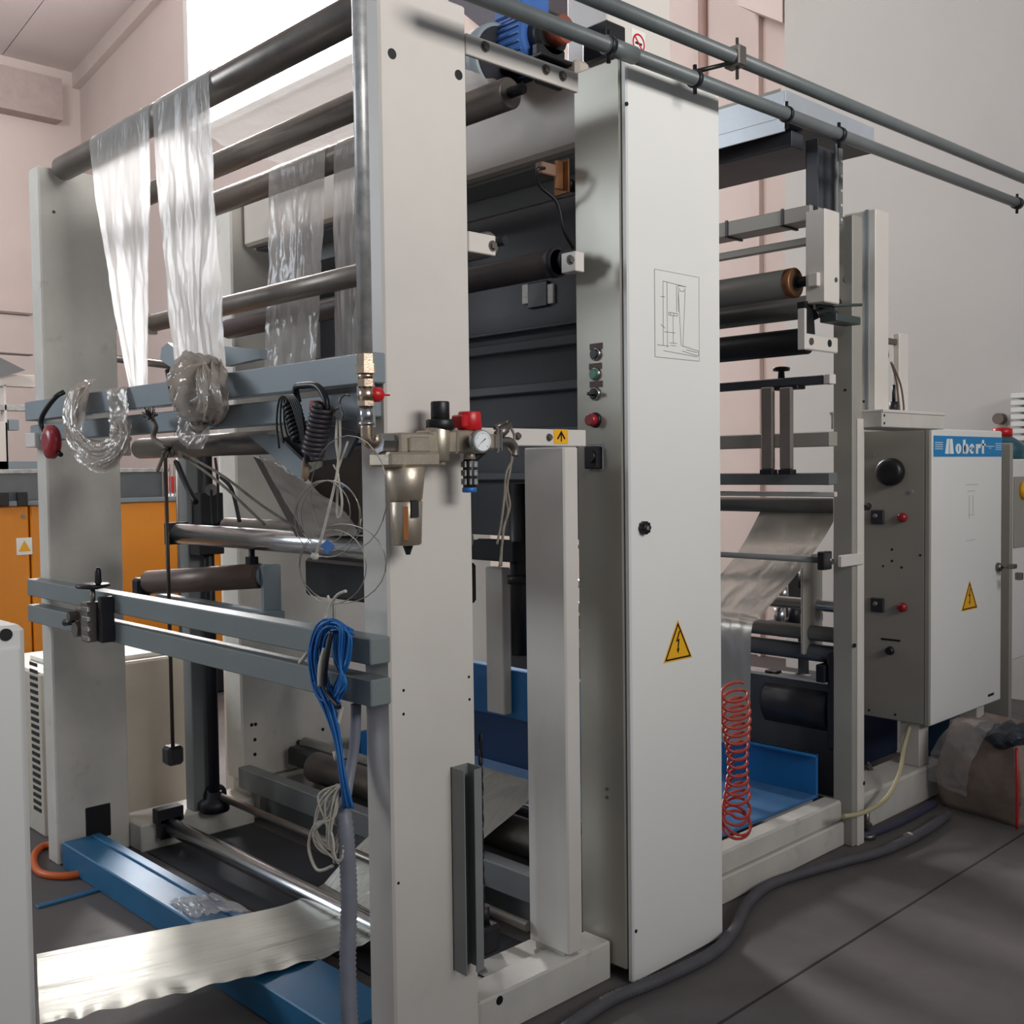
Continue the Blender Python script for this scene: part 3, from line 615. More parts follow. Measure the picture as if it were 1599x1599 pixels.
# ------------------------------------------------------------------ galvanised pipe with valve and air filter unit
XP = 1.465; pc = at(566, 300, 'X', XP); yp = pc.y
def PZ(py): return at(568, py, 'Y', yp).z
pp = thing('air_supply_pipe', 'galvanised air pipe running down in front of the near post', 'pipe', (XP, yp, 1.55))
obj('pipe_run', G().cyl((XP, yp, PZ(560)), (XP, yp, 2.95), .0168), galv, pp)
obj('hex_union', G().cyl((XP, yp, PZ(568)), (XP, yp, PZ(553)), .021, n=6).cyl((XP, yp, PZ(583)), (XP, yp, PZ(568)), .024, n=6).cyl((XP, yp, PZ(592)), (XP, yp, PZ(583)), .017), brass, pp)
obj('valve_body', G().cyl((XP, yp, PZ(604)), (XP, yp, PZ(592)), .02, n=6).cyl((XP, yp, PZ(628)), (XP, yp, PZ(604)), .017).cyl((XP, yp, PZ(634)), (XP, yp, PZ(626)), .021, n=6), brass, pp)
obj('pipe_nipple', G().cyl((XP, yp, PZ(662)), (XP, yp, PZ(634)), .0155).cyl((XP, yp, PZ(664)), (XP, yp, PZ(659)), .019), steel, pp)
ez = PZ(693)
obj('elbow', G().tube([(XP, yp, PZ(664)), (XP, yp, ez+.03), (XP+.003, yp, ez+.008), (XP+.02, yp, ez), (XP+.05, yp, ez), (XP+.085, yp, ez)], .0145, n=14), brass, pp)
vp_ = at(583, 616, 'Y', yp)
obj('valve_handle', G().lathe((XP+.012, yp, vp_.z), (1, 0, 0), [(0, .01), (.006, .017), (.026, .017), (.032, .012)], 20).box(XP+.03, XP+.065, yp-.006, yp+.004, vp_.z-.002, vp_.z+.002), red, pp)
YF = 1.972
def U(px, py): return at(px, py, 'Y', YF)
fu = thing('air_filter_regulator', 'champagne alloy air filter and regulator unit with dial gauge on the front post', 'air filter', U(650, 760))
def cylz(name, px, y0, y1, r0, r1, m_, parent=fu, n=28, dy=0):
    a = U(px, y0); b = U(px, y1); return obj(name, G().lathe((a.x, YF+dy, b.z), (0, 0, 1), [(0, r1*.9), (.003, r1), (a.z-b.z-.003, r0), (a.z-b.z, r0*.93)], n), m_, parent)
def bx(name, p0, p1, y0, y1, m_, parent=fu, bv=.004):
    a = U(*p0); b = U(*p1); return obj(name, G().box(a.x, b.x, y0, y1, b.z, a.z, bv), m_, parent)
bx('filter_head', (612, 676), (668, 708), YF-.03, YF+.04, champagne)
bx('filter_head', (624, 682), (656, 706), YF-.038, YF-.028, champagne)
bx('filter_flange', (592, 706), (672, 729), YF-.04, YF+.042, champagne, bv=.006)
bx('mounting_bracket', (612, 690), (668, 700), YF+.03, YR, blackm)
obj('inlet_nut', G().cyl((U(597, 694).x-.012, YF, ez), (U(612, 694).x, YF, ez), .024, n=6), steel, fu)
cylz('filter_bowl', 632, 729, 782, .048, .040, champagne)
lo = cylz('bowl_guard', 634, 782, 851, .0385, .035, champagne)
def onbowl(name, deg, hw_, z0_, z1_, r_, m_):
    ca = U(634, 810).x; t = math.radians(deg); n_ = Vector((math.cos(t), math.sin(t), 0)); s_2 = Vector((-n_.y, n_.x, 0)); o_ = Vector((ca, YF, 0))+n_*(r_-.006)
    return obj(name, G().prism([o_-s_2*hw_+Vector((0, 0, z0_)), o_+s_2*hw_+Vector((0, 0, z0_)), o_+s_2*hw_+Vector((0, 0, z1_)), o_-s_2*hw_+Vector((0, 0, z1_))], n_*.0075), m_, lo)
onbowl('sight_glass', 231, .0055, U(634, 842).z, U(634, 790).z, .0375, mat('amber', (166, 104, 56), .2))
onbowl('latch', 262, .0095, U(634, 807).z, U(634, 782).z, .041, black)
cylz('drain_nipple', 637, 851, 866, .012, .006, blackm)
cylz('regulator_body', 684, 668, 720, .030, .026, champagne)
cylz('regulator_stub', 688, 716, 727, .013, .013, champagne)
bx('regulator_block', (664, 672), (706, 708), YF-.02, YF+.04, champagne)
cylz('adjuster_collar', 687, 655, 672, .034, .034, black); cylz('adjuster_knob', 687, 627, 656, .0225, .0225, black)
bx('bypass_block', (704, 672), (750, 708), YF-.025, YF+.04, champagne)
cylz('shutoff_knob', 733, 643, 672, .028, .030, red); bx('shutoff_wing', (712, 648), (722, 668), YF-.025, YF+.02, red)
g0 = U(721, 690); 
dial = obj('pressure_gauge', G().lathe((g0.x-.0, YF-.075, g0.z), Vector((0.15, 1, 0)), [(0, .0255), (.002, .027), (.018, .027), (.022, .02), (.05, .012)], 36), mat('gauge_case', (150, 154, 154), .35, metal=.4), fu)
nd = Vector((0.15, 1, 0)).normalized(); nf = Vector((g0.x, YF-.0755, g0.z))
obj('dial_face', G().cyl(nf-nd*.0012, nf+nd*.001, .0232, n=36), signwhite, dial)
sx_ = Vector((1, -.15, 0)).normalized(); tg = G()
for k in range(21):
    a = math.radians(225-270*k/20); d_ = sx_*math.cos(a)+Vector((0, 0, math.sin(a))); n_ = sx_*-math.sin(a)+Vector((0, 0, math.cos(a)))
    r0_ = .0185 if k % 5 else .016; o_ = nf-nd*.0013
    tg.prism([o_+d_*r0_-n_*.0004, o_+d_*.021-n_*.0004, o_+d_*.021+n_*.0004, o_+d_*r0_+n_*.0004], -nd*.0005)
a = math.radians(218); d_ = sx_*math.cos(a)+Vector((0, 0, math.sin(a))); n_ = sx_*-math.sin(a)+Vector((0, 0, math.cos(a))); o_ = nf-nd*.0016
tg.prism([o_+d_*.018, o_+n_*.0012-d_*.01, o_-n_*.0012-d_*.01], -nd*.0006)
obj('dial_marks', tg, black, dial)
cylz('silencer_neck', 733, 706, 718, .013, .015, champagne)
ms = cylz('silencer', 733, 718, 762, .0165, .0165, black)
for i in range(8):
    for j in range(3):
        a = i*math.pi/4+.2; cx_, cy_ = U(733, 740).x+.0168*math.cos(a), YF+.0168*math.sin(a); z_ = U(733, 725+j*13.5).z
        obj('silencer_mesh', G().cyl((cx_, cy_, z_-.007), (cx_, cy_, z_+.007), .0042, n=8), steel, ms)
cylz('silencer_ring', 733, 761, 769, .018, .018, mat('ring_blue', (40, 110, 180), .4))
bx('outlet_block', (752, 678), (778, 702), YF-.02, YF+.02, champagne)
a = U(765, 668); b = U(768, 707); obj('spring_clamp', G().box(a.x-.004, a.x+.002, YF-.034, YF-.026, b.z, a.z).box(a.x+.008, a.x+.012, YF-.034, YF-.026, b.z+.004, a.z-.004), steel, fu)
obj('outlet_elbow', G().tube([U(776, 690), U(795, 690), U(803, 700), U(803, 712)], .012, n=12), dullsteel, fu)
obj('quick_coupling', G().lathe(U(778, 680), Vector((.6, 0, .45)), [(0, .014), (.03, .014), (.032, .01), (.05, .01)], 16).cyl(U(772, 668), U(788, 660), .006), dullsteel, fu)
# string tied to the outlet
sg = G().tube([U(795, 664), U(803, 680), U(800, 700), U(797, 730), U(792, 760), U(796, 790), U(788, 820), U(784, 850), U(780, 885)], .0035, n=6)
sg.tube([U(793, 700), U(800, 716), U(790, 740), U(787, 780), U(782, 820), U(776, 850)], .0035, n=6).tube([U(800, 716), U(790, 770), U(793, 800), U(785, 830), U(783, 884)], .003, n=6)
obj('tied_cord', sg, rope, None, 'knotted grey cord hanging from the regulator outlet beside the front post', 'cord')
obj('air_hose', G().tube([U(762, 705)+Vector((0, .02, 0)), U(772, 725)+Vector((0, .1, 0)), U(785, 760)+Vector((0, .2, 0)), U(800, 800)+Vector((0, .3, 0))], .010), black, None, 'black air hose leaving the regulator into the machine', 'hose')

# ------------------------------------------------------------------ coiled leads and hook things on the upper bar
h0_ = B(475, 605, 1.49)
kc = thing('spiral_cables', 'dark coiled cables with a red end hanging off the upper bar', 'cable', h0_)
def helix(p0, p1, r, turns, rt, n=10, wob=0):
    p0 = Vector(p0); p1 = Vector(p1); d = (p1-p0).normalized(); a = d.orthogonal().normalized(); b = d.cross(a); k_ = int(turns*n); P = []
    for i in range(k_+1):
        t = i/k_; an = 2*math.pi*turns*t; P.append(p0.lerp(p1, t)+(a*math.cos(an)+b*math.sin(an))*r*(1+wob*math.sin(i*.37)))
    return G().tube(P, rt, n=6, smooth=False)
obj('cable_coil', helix(B(455, 632, 1.47), B(470, 690, 1.47), .02, 9, .005), black, kc)
obj('cable_coil', helix(B(505, 632, 1.465), B(488, 712, 1.465), .024, 11, .006), mat('coil_grey', (66, 62, 66), .35), kc)
obj('cable_handle', G().tube([B(466, 628, 1.48), B(462, 606, 1.47), B(474, 602, 1.47), B(495, 603, 1.47), B(508, 622, 1.47), B(510, 640, 1.47)], .0085), black, kc)
obj('red_plug', G().box(B(505, 640).x-.03, B(505, 640).x-.01, B(509, 640).y, B(502, 640).y+.01, B(505, 642).z, B(505, 626).z), red, kc)
lg = G()
for k in range(5): lg.tube([B(436+k*7, 700-k*8, 1.46), B(432+k*6, 660, 1.46), B(436+k*4, 625, 1.46), B(446+k*3, 618, 1.45), B(456+k*3, 632, 1.45), B(466+k*2, 665, 1.45), B(474+k, 700, 1.455), B(478, 730, 1.46)], .0028, n=6)
obj('thin_leads', lg, black, kc)
obj('taped_joint', G().lathe(B(477, 752, 1.46), (0, 0, 1), [(0, .004), (.02, .011), (.045, .009), (.06, .004)], 12), mat('tape_tan', (150, 128, 104), .6), kc)
# wire hook with white string and thin wire coil
wh = thing('string_hook', 'wire hook with white string hanging down from the upper bar', 'string', B(528, 640, 1.49))
obj('hook_wire', G().tube([B(546, 618, 1.50), B(540, 616, 1.49), B(532, 622, 1.48), B(531, 634, 1.48), B(536, 648, 1.48), B(530, 656, 1.48), B(522, 652, 1.48), B(522, 642, 1.48), B(530, 636, 1.48)], .003), dullsteel, wh)
yg = G().tube([B(527, 655, 1.48), B(525, 690, 1.46), B(528, 728, 1.45), B(515, 790, 1.44), B(502, 840, 1.44), B(492, 870, 1.44)], .0036, n=6)
yg.tube([B(531, 655, 1.48), B(531, 700, 1.46), B(527, 735, 1.45), B(534, 780, 1.45), B(531, 806, 1.45), B(526, 800, 1.45), B(528, 740, 1.45)], .003, n=6)
yg.tube([B(543, 690, 1.49), B(534, 715, 1.46), B(527, 733, 1.45), B(521, 726, 1.45)], .0025, n=6)
obj('white_string', yg, cord, wh)
obj('string_knot', G().lathe(B(492, 874, 1.44), (0, 0, 1), [(0, .006), (.008, .011), (.016, .008)], 8), cord, wh)
cw = G()
for (cx_, cy_, rx_, ry_, ph) in ((512, 810, 52, 60, 0), (516, 805, 46, 55, .4), (535, 880, 68, 62, .2), (520, 885, 52, 58, 1), (545, 770, 60, 90, .5), (505, 800, 42, 50, .8)):
    cw.tube([B(cx_+rx_*math.cos(a*.2618+ph), cy_+ry_*math.sin(a*.2618+ph), 1.47+.03*math.sin(a*.26)) for a in range(25)], .0013, n=5, smooth=False)
obj('wire_coil', cw, mat('thin_wire', (168, 162, 152), .35, metal=.6), None, 'large loose coil of thin clear wire hanging between upper and lower bars', 'wire')
obj('blue_tag', G().prism([B(510, 843, 1.44), B(522, 852, 1.44), B(512, 865, 1.44), B(500, 853, 1.44)], (.002, 0, 0)), wireblue, None, 'small blue tape tag stuck on the wire coil', 'tag')
obj('blue_tie', G().prism([B(527, 755, 1.45), B(540, 757, 1.45), B(535, 762, 1.45)], (.002, 0, 0)), wireblue, wh)
# rope knot around (240,650)
rp = thing('frayed_rope', 'frayed grey rope knotted on the upper bars and stretched to the right', 'rope', B(245, 680, 1.5))
rgp = G().tube([B(236, 652, 1.49), B(243, 668, 1.47), B(240, 684, 1.46), B(262, 700, 1.46), B(282, 712, 1.46)], .008, n=7)
rgp.tube([B(262, 700, 1.46), B(300, 722, 1.48), B(350, 760, 1.5), B(414, 820, 1.56)], .004, n=6).tube([B(265, 698, 1.46), B(340, 738, 1.5), B(410, 790, 1.56), B(475, 832, 1.62)], .004, n=6).tube([B(258, 702, 1.46), B(252, 720, 1.46), B(246, 735, 1.46)], .006, n=6)
obj('rope_strand', rgp, rope, rp)
kg = G()
for k in range(26):
    a = random.random()*6.28; rr = random.uniform(6, 16); kg.tube([B(236, 652, 1.48), B(236+rr*math.cos(a)*.6, 648+rr*math.sin(a)*.5, 1.47), B(236+rr*math.cos(a), 645+rr*math.sin(a)*.8, 1.46)], .0018, n=4)
    kg.tube([B(266, 700, 1.46), B(266+rr*math.cos(a), 704+rr*math.sin(a)*.8, 1.44)], .0028, n=4, smooth=False)
obj('frayed_end', kg, mat('fray_dark', (84, 78, 74), .9), rp, kind='stuff')

# ------------------------------------------------------------------ blue cable bundle and grey corrugated conduit at lower bars
bc = thing('blue_cable_bundle', 'looped bundle of thin blue cables slung over the lower bars by the near post', 'cable', B(515, 1040, 1.45))
for k in range(26):
    ox = random.uniform(-16, 14); oz = random.uniform(-9, 9); xx = 1.465+random.uniform(-.035, .015)
    g = G().tube([B(540+ox, 985+oz, xx+.02), B(520+ox*.7, 975+oz, xx), B(503+ox*.6, 985+oz, xx-.01), B(495+ox*.8, 1020+oz, xx-.01), B(502+ox*.9, 1065+oz, xx), B(516+ox*.6, 1105+oz, xx), B(528+ox*.3, 1160, xx+.01), B(536+ox*.3, 1215, xx+.01), B(545+ox*.5, 1262, xx+.02)], .0028, n=5)
    obj('blue_cable', g, wireblue, bc)
for k in range(20):
    ox = random.uniform(-15, 13); oz = random.uniform(-8, 8); xx = 1.455+random.uniform(-.02, .01)
    g = G().tube([B(514+ox, 980+oz, xx), B(535+ox, 985+oz, xx), B(534+ox*.8, 1030+oz, xx), B(530-ox*.7, 1075+oz, xx), B(520+ox, 1100+oz, xx), B(505+ox, 1070+oz, xx)], .0028, n=5)
    obj('blue_cable', g, wireblue, bc)
obj('tape_wrap', G().tube([B(508, 1012, 1.43), B(501, 1040, 1.42), B(500, 1070, 1.43)], .007, n=8), cord, bc)
obj('dark_lead', G().tube([B(518, 985, 1.43), B(510, 1030, 1.42), B(508, 1075, 1.43), B(530, 1104, 1.43)], .006, n=8), black, bc)
obj('tape_wrap', G().cyl(B(527, 1172, 1.46), B(530, 1186, 1.46), .013, n=12), cord, bc)
obj('tape_wrap', G().tube([B(533, 1105, 1.45), B(530, 1118, 1.45), B(526, 1133, 1.45)], .006, n=7), cord, bc)
sg = G().tube([B(495, 1010, 1.44), B(510, 960, 1.46), B(524, 932, 1.46), B(540, 923, 1.46)], .004, n=6)
sg.tube([B(482, 1018, 1.46), B(468, 1035, 1.46)], .005, n=6, smooth=False).tube([B(524, 932, 1.46), B(516, 940, 1.46), B(512, 930, 1.46)], .003, n=6)
obj('white_string', sg, cord, bc)
lg = G()
for k in range(9):
    a = k*.7; lg.tube([B(530+random.uniform(-6, 6), 1225, 1.46), B(510+random.uniform(-18, 18), 1262+random.uniform(-18, 18), 1.44), B(500+random.uniform(-14, 20), 1300+random.uniform(-16, 16), 1.44), B(520+random.uniform(-10, 14), 1335+random.uniform(-15, 15), 1.45), B(535, 1290, 1.46)], .003, n=5)
lg.tube([B(525, 1285, 1.46), B(495, 1285, 1.44), B(482, 1320, 1.44), B(495, 1358, 1.44), B(520, 1352, 1.45)], .0042, n=6)
obj('tangled_string', lg, cord, bc)
cz0 = at(545, 1262, 'X', 1.47)
obj('corrugated_conduit', G().tube([B(534, 1262, 1.475), B(540, 1300, 1.47), B(545, 1400, 1.47), B(543, 1500, 1.46), at(548, 1640, 'X', 1.44)], .021, n=16, ribs=.0055), conduit, None, 'grey corrugated conduit dropping from the blue cable bundle to the floor', 'conduit')
obj('straight_conduit', G().tube([B(556, 1100, 1.53), B(554, 1160, 1.53), B(545, 1215, 1.51), B(538, 1262, 1.48)], .013, n=12), conduit, None, 'smooth grey pipe behind the blue cables under the lower bars', 'conduit')

# ------------------------------------------------------------------ screw post with carriage, steel bar, turning bars, former
sp = thing('screw_post', 'dark vertical guide post with black carriage on the far side of the front section', 'guide post', (2.2, 4.0, 0))
e1 = at(322, 1225, 'Y', 4.05)
obj('guide_column', G().box(e1.x-.05, e1.x+.02, 4.06, 4.13, .11, 1.66, .003), midgrey, sp)
obj('screw_shaft', G().cyl((e1.x+.02, 4.02, .11), (e1.x+.02, 4.02, 1.66), .022), blackm, sp)
obj('carriage', G().box(e1.x-.045, e1.x+.065, 3.97, 4.055, 1.17, 1.29, .004).box(e1.x-.03, e1.x+.07, 3.98, 4.055, 1.29, 1.42, .004), black, sp)
obj('foot_gear', G().lathe((e1.x+.02, 4.02, .11), (0, 0, 1), [(0, .06), (.04, .06), (.05, .035), (.08, .03)], 16), blackm, sp)
cw_ = thing('counterweight_rod', 'thin dark rod hanging with a black block at its lower end', 'rod', B(262, 1180, 1.62))
a = at(258, 700, 'Y', 3.6); b = at(264, 1165, 'Y', 3.6)
obj('rod', G().cyl(a, (a.x, a.y, b.z), .0065), mat('rod_dark', (60, 48, 44), .5), cw_)
obj('weight_block', G().box(a.x-.03, a.x+.03, 3.57, 3.63, b.z-.068, b.z, .01), black, cw_)
# steel tubular bar at mid height
a = at(278, 833, 'X', 1.85); sbx = 1.85
stb = thing('mid_steel_bar', 'wide shiny steel roller at waist height with a black end plate', 'roller', (sbx, 3, a.z))
obj('roller_tube', G().lathe((sbx, 2.16, a.z), (0, 1, 0), [(0, .036), (a.y-2.16, .036)], 30), steel, stb)
obj('end_plate', G().box(sbx-.045, sbx+.045, a.y, a.y+.02, a.z-.04, a.z+.04), blackm, stb)
obj('back_tube', G().cyl((sbx+.09, 2.2, a.z+.03), (sbx+.09, a.y-.2, a.z+.03), .03), dullsteel, stb)
c = at(393, 862, 'X', sbx); obj('clamp_screw', G().cyl((sbx, c.y, a.z-.036), (sbx, c.y, a.z-.085), .01).cyl((sbx, c.y, a.z-.06), (sbx, c.y, a.z-.085), .022, n=8), blackm, stb)
# dancer roller brown with arm
d0 = at(228, 903, 'X', 1.80); d1 = at(406, 893, 'Y', 3.55)
dn = thing('dancer_roller', 'brown coated roller on a grey bracket arm under the steel roller', 'roller', (1.8, 3.5, 1.1))
a0 = at(232, 910, 'Y', 3.85); a1 = at(405, 899, 'Y', 3.35)
obj('roller_tube', G().cyl(a0, a1, .045, n=32), brownroll, dn)
obj('end_cap', G().box(a0.x-.05, a0.x+.0, a0.y-.02, a0.y+.04, a0.z-.12, a0.z+.02, .01), blackm, dn)
obj('bracket_arm', G().box(a1.x-.01, a1.x+.06, a1.y-.05, a1.y-.02, a1.z-.19, a1.z+.04, .006).cyl((a1.x+.02, a1.y-.02, a1.z), (a1.x+.02, a1.y+.02, a1.z), .04), bluegrey, dn)
obj('support_bar', G().box(a0.x+.05, a1.x+.04, a1.y-.1, a1.y-.05, a1.z-.17, a1.z-.12).box(a1.x-.02, a1.x+.02, a1.y-.05, 4.12, a1.z-.19, a1.z-.12), bluegrey, dn)
# turning bar at bar height and triangular former
X7 = 1.72
a = at(235, 700, 'X', X7); b = at(430, 697, 'X', X7); c = at(565, 692, 'X', X7)
tb = thing('turning_bar', 'wide dull steel turning bar just below the upper guide bars', 'roller', (X7, 3, a.z))
obj('roller_tube', G().lathe((X7, b.y, a.z), (0, 1, 0), [(0, .036), (.9, .036), (a.y-b.y, .012)], 30), dullsteel, tb)
obj('roller_tube', G().lathe((X7+.12, 2.16, a.z-.01), (0, 1, 0), [(0, .036), (b.y-.4-2.16, .036)], 30), brownroll, tb)
fo = thing('folding_former', 'triangular film former with blue-grey angled cheeks below the upper bars', 'former', (1.7, 2.8, 1.3))
def pt(px, py, x): return at(px, py, 'X', x)
obj('cheek', G().prism([pt(385, 678, 1.63), pt(428, 678, 1.63), pt(482, 730, 1.63), pt(470, 745, 1.63), pt(460, 742, 1.63)], (.012, 0, 0)), bluegrey, fo)
obj('cheek', G().prism([pt(432, 688, 1.66), pt(500, 660, 1.66), pt(560, 676, 1.66), pt(540, 715, 1.66), pt(480, 722, 1.66)], (.012, 0, 0)), darkgrey, fo)
obj('former_plate', G().prism([pt(395, 712, 1.74), pt(470, 745, 1.70), pt(560, 700, 1.74), pt(560, 832, 1.82), pt(462, 838, 1.82)], (.015, 0, 0)), mat('former_brown', (96, 88, 82), .4, metal=.2, var=.08), fo)
obj('former_film', G().sheet([pt(405, 712, 1.71), pt(425, 750, 1.71), pt(455, 800, 1.73), pt(480, 840, 1.76)], [pt(475, 740, 1.69), pt(500, 770, 1.69), pt(540, 800, 1.72), pt(560, 835, 1.76)], 20, 30, .005, (5, 8), 31), greyfilm, fo)
obj('black_box', G().box(2.05, 2.3, at(560, 900, 'X', 2.05).y-.3, at(475, 900, 'X', 2.05).y, at(480, 930, 'X', 2.05).z, at(480, 872, 'X', 2.05).z, .01), black, None, 'black box low behind the steel roller next to the near post', 'box')
# fork bracket (250-400,535-600) on upper bars
fk = thing('angled_bracket', 'blue-grey angled bracket arm behind the knotted film bundle', 'bracket', pt(300, 560, 1.9))
obj('bracket_arm', G().prism([pt(252, 543, 1.75), pt(262, 535, 1.75), pt(282, 552, 1.75), pt(276, 580, 1.75), pt(250, 562, 1.75)], (.03, 0, 0)), bluegrey, fk)
obj('bracket_bar', G().prism([pt(345, 540, 1.9), pt(405, 546, 1.9), pt(405, 560, 1.9), pt(350, 572, 1.9)], (.03, 0, 0)), bluegrey, fk)
obj('clamp_screw', G().cyl(pt(280, 545, 1.73), pt(281, 570, 1.73), .012), black, fk)
obj('clamp_handle', G().cyl(pt(262, 578, 1.49), pt(268, 608, 1.49), .009), black, fk)
# cords on pulleys near 330,730
kb = thing('pulley_cords', 'dark cords over a small pulley beside the guide post', 'cord', pt(335, 760, 1.9))
for pts_, r_ in ((((336, 715), (340, 750), (342, 818)), .005), (((330, 765), (331, 790), (333, 820)), .005), (((345, 745), (362, 765), (374, 815)), .007), (((275, 720), (290, 755), (306, 785)), .011)):
    obj('cord', G().tube([pt(x, y, 1.9) for x, y in pts_], r_, n=8), blackm, kb)
obj('pulley', G().cyl(pt(330, 765, 1.9), pt(330, 765, 1.92), .022), dullsteel, kb)

# ------------------------------------------------------------------ low silver film web and blue floor channel
XR = 1.946
def fz(px, py, z): return at(px, py, 'Z', z)
fa = [at(57, 1490, 'Z', .19), at(250, 1452, 'Z', .14), at(440, 1414, 'Z', .095), at(505, 1380, 'Z', .06)]
fb = [at(62, 1600, 'Z', .19), at(290, 1549, 'Z', .14), at(530, 1488, 'Z', .095), at(622, 1448, 'Z', .06)]
def lerp_edges(fa, fb): return fa, fb
y0f = at(440, 1415, 'Z', .1); 
filmthing('silver_film_web', 'wide silvery film web sloping from the white cabinet down under the chrome roller', G().sheet(fa, fb, 90, 110, .0026, (.5, 11), 41, edge=.010), silverfilm, 'film web')
fa2 = [(1.95, 2.62, .06), (2.2, 2.62, .13), (2.5, 2.62, .25), (2.62, 2.62, .38)]; 
ye0 = at(572, 1335, 'X', 2.2).y; ye1 = at(740, 1330, 'X', 2.3).y
filmthing('rising_film_web', 'film web rising from the chrome roller toward the thick drum', G().sheet([fa[3]+Vector((.002, 0, 0)), (2.2, 3.1, .17), (2.35, 3.06, .27), (2.5, 3.04, .36), (2.6, 3.04, .42)], [fb[3]+Vector((.002, 0, 0)), (2.2, 2.63, .17), (2.35, 2.61, .27), (2.5, 2.57, .36), (2.6, 2.56, .42)], 40, 60, .002, (1.5, 8), 47), silverfilm, 'film web')
bs = thing('blue_floor_channel', 'scuffed blue steel floor channel running from the left post under the film', 'floor channel', (1.6, 3.3, 0))
bsm = mat('scuffed_blue', (36, 100, 140), .45, var=.08, scale=6, dirt=.35, dirt_rgb=(90, 100, 105))
obj('channel_beam', G().box(1.56, 1.68, 3.0, 4.12, .002, .10, .004).box(1.665, 1.70, 3.0, 4.10, .09, .108, .002), bsm, bs)
obj('channel_beam', G().box(1.50, 1.70, 2.2, 2.86, .002, .10, .004), bsm, bs)
obj('pivot_plate', G().cyl((1.62, 3.02, .0), (1.62, 3.02, .092), .09, n=28).box(1.58, 1.72, 2.82, 3.05, .0, .06), bsm, bs)
fsc = at(330, 1415, 'Z', .11)
filmthing('film_scrap', 'small crumpled clear film scrap lying on the blue floor channel', G().sheet([(1.58, 3.28, .106), (1.62, 3.26, .112), (1.70, 3.22, .112)], [(1.57, 3.1, .108), (1.63, 3.06, .118), (1.72, 3.0, .112)], 26, 26, .012, (6, 6), 51), clearfilm, 'film scrap')
obj('orange_hose', G().tube([fz(92, 1318, .02), fz(66, 1322, .014), fz(52, 1340, .014), fz(62, 1362, .014), fz(100, 1368, .014), fz(142, 1360, .014)], .014, n=12), orangehose, None, 'orange hose curling round the foot of the left post', 'hose')
obj('blue_rod', G().box(at(60, 1420, 'Z', 0).x, at(175, 1385, 'Z', 0).x, at(60, 1420, 'Z', 0).y, at(60, 1420, 'Z', 0).y+.03, 0, .008), bsm, None, 'flat blue strip on the floor between white cabinet and left post', 'strip')

# thin dark grey sheets laid on the machine floor
obj('dark_floor_mat', G().box(1.86, 2.33, 2.26, 4.04, .001, .006, 0), mat('dark_mat_grey', (60, 60, 64), .85, var=.15, scale=5), None, 'dark mat on the floor inside the front section', 'mat')
obj('floor_pan', G().box(2.4, 2.83, 2.3, 4.08, .001, .03, .002), mat('dark_pan_grey', (44, 44, 48), .85, var=.15, scale=5), None, 'dark pan on the floor under the drum', 'pan')

# ------------------------------------------------------------------ near white cabinet at left edge
nw = thing('near_white_cabinet', 'white painted machine cabinet cut off by the left edge of the frame', 'cabinet', (.6, 2.45, 0))
obj('cabinet_body', G().box(.25, .845, 2.40, 2.95, 0, 1.178, .012), white, nw)
obj('cabinet_door', G().box(.25, .83, 2.392, 2.401, .03, 1.13, .006), white, nw)
c = at(9, 991, 'Y', 2.40); obj('lock_hole', G().cyl((c.x, 2.396, c.z), (c.x, 2.402, c.z), .013), black, nw)

# ------------------------------------------------------------------ second section, right
# dark motor and rollers list : (name,label,px,py right end @Y, radius, material, y1)
def rr_(label, px, py, r_, m_, y0=2.12, y1=4.15, name='nip_roller', over=.03, **k):
    c = at(px, py, 'Y', y0+over); return roller(name, label, c.x, c.z, y0, y1, r_, m_, over=over, **k), c
greyrub = mat('grey_rubber', (104, 104, 100), .4, metal=.3, var=.05, scale=3)
t, c = rr_('thick grey roller with rusty bronze end ring, upper right section', 1240, 442, .055, greyrub, 2.07, 4.15, over=.10)
obj('bronze_ring', G().lathe((c.x, 2.160, c.z), (0, 1, 0), [(0, .05), (.004, .056), (.03, .056), (.032, .05)], 36), bronze, t)
obj('end_disc', G().cyl((c.x, 2.157, c.z), (c.x, 2.165, c.z), .03), blackm, t)
obj('bearing_block', G().box(c.x-.04, c.x+.06, 2.05, 2.09, c.z-.03, c.z+.02), cream, t)
t, c = rr_('grey roller directly below the bronze ended roller', 1300, 474, .045, greyrub, 2.1, 4.15)
t, c = rr_('black rubber roller held by a cream bracket', 1262, 532, .05, black, 2.12, 4.15)
obj('lever_arm', G().prism([(c.x-.10, 2.13, c.z-.03), (c.x-.03, 2.13, c.z-.03), (c.x-.05, 2.13, c.z+.14), (c.x-.11, 2.13, c.z+.13)], (0, -.03, 0)), black, t)
a = at(1259, 520, 'Y', 2.09); b = at(1309, 552, 'Y', 2.09)
kb_ = obj('cream_bracket', G().box(a.x, b.x, 2.09, 2.105, b.z, a.z, .01).box(a.x-.01, a.x+.004, 2.09, 2.12, b.z, a.z+.09, .002), cream, t)
q = at(1267, 533, 'Y', 2.088); obj('pivot_pin', G().cyl((q.x, 2.085, q.z), (q.x, 2.09, q.z), .013), dullsteel, t)
q = at(1296, 536, 'Y', 2.088); obj('bracket_hole', G().cyl((q.x, 2.088, q.z), (q.x, 2.092, q.z), .014), black, t)
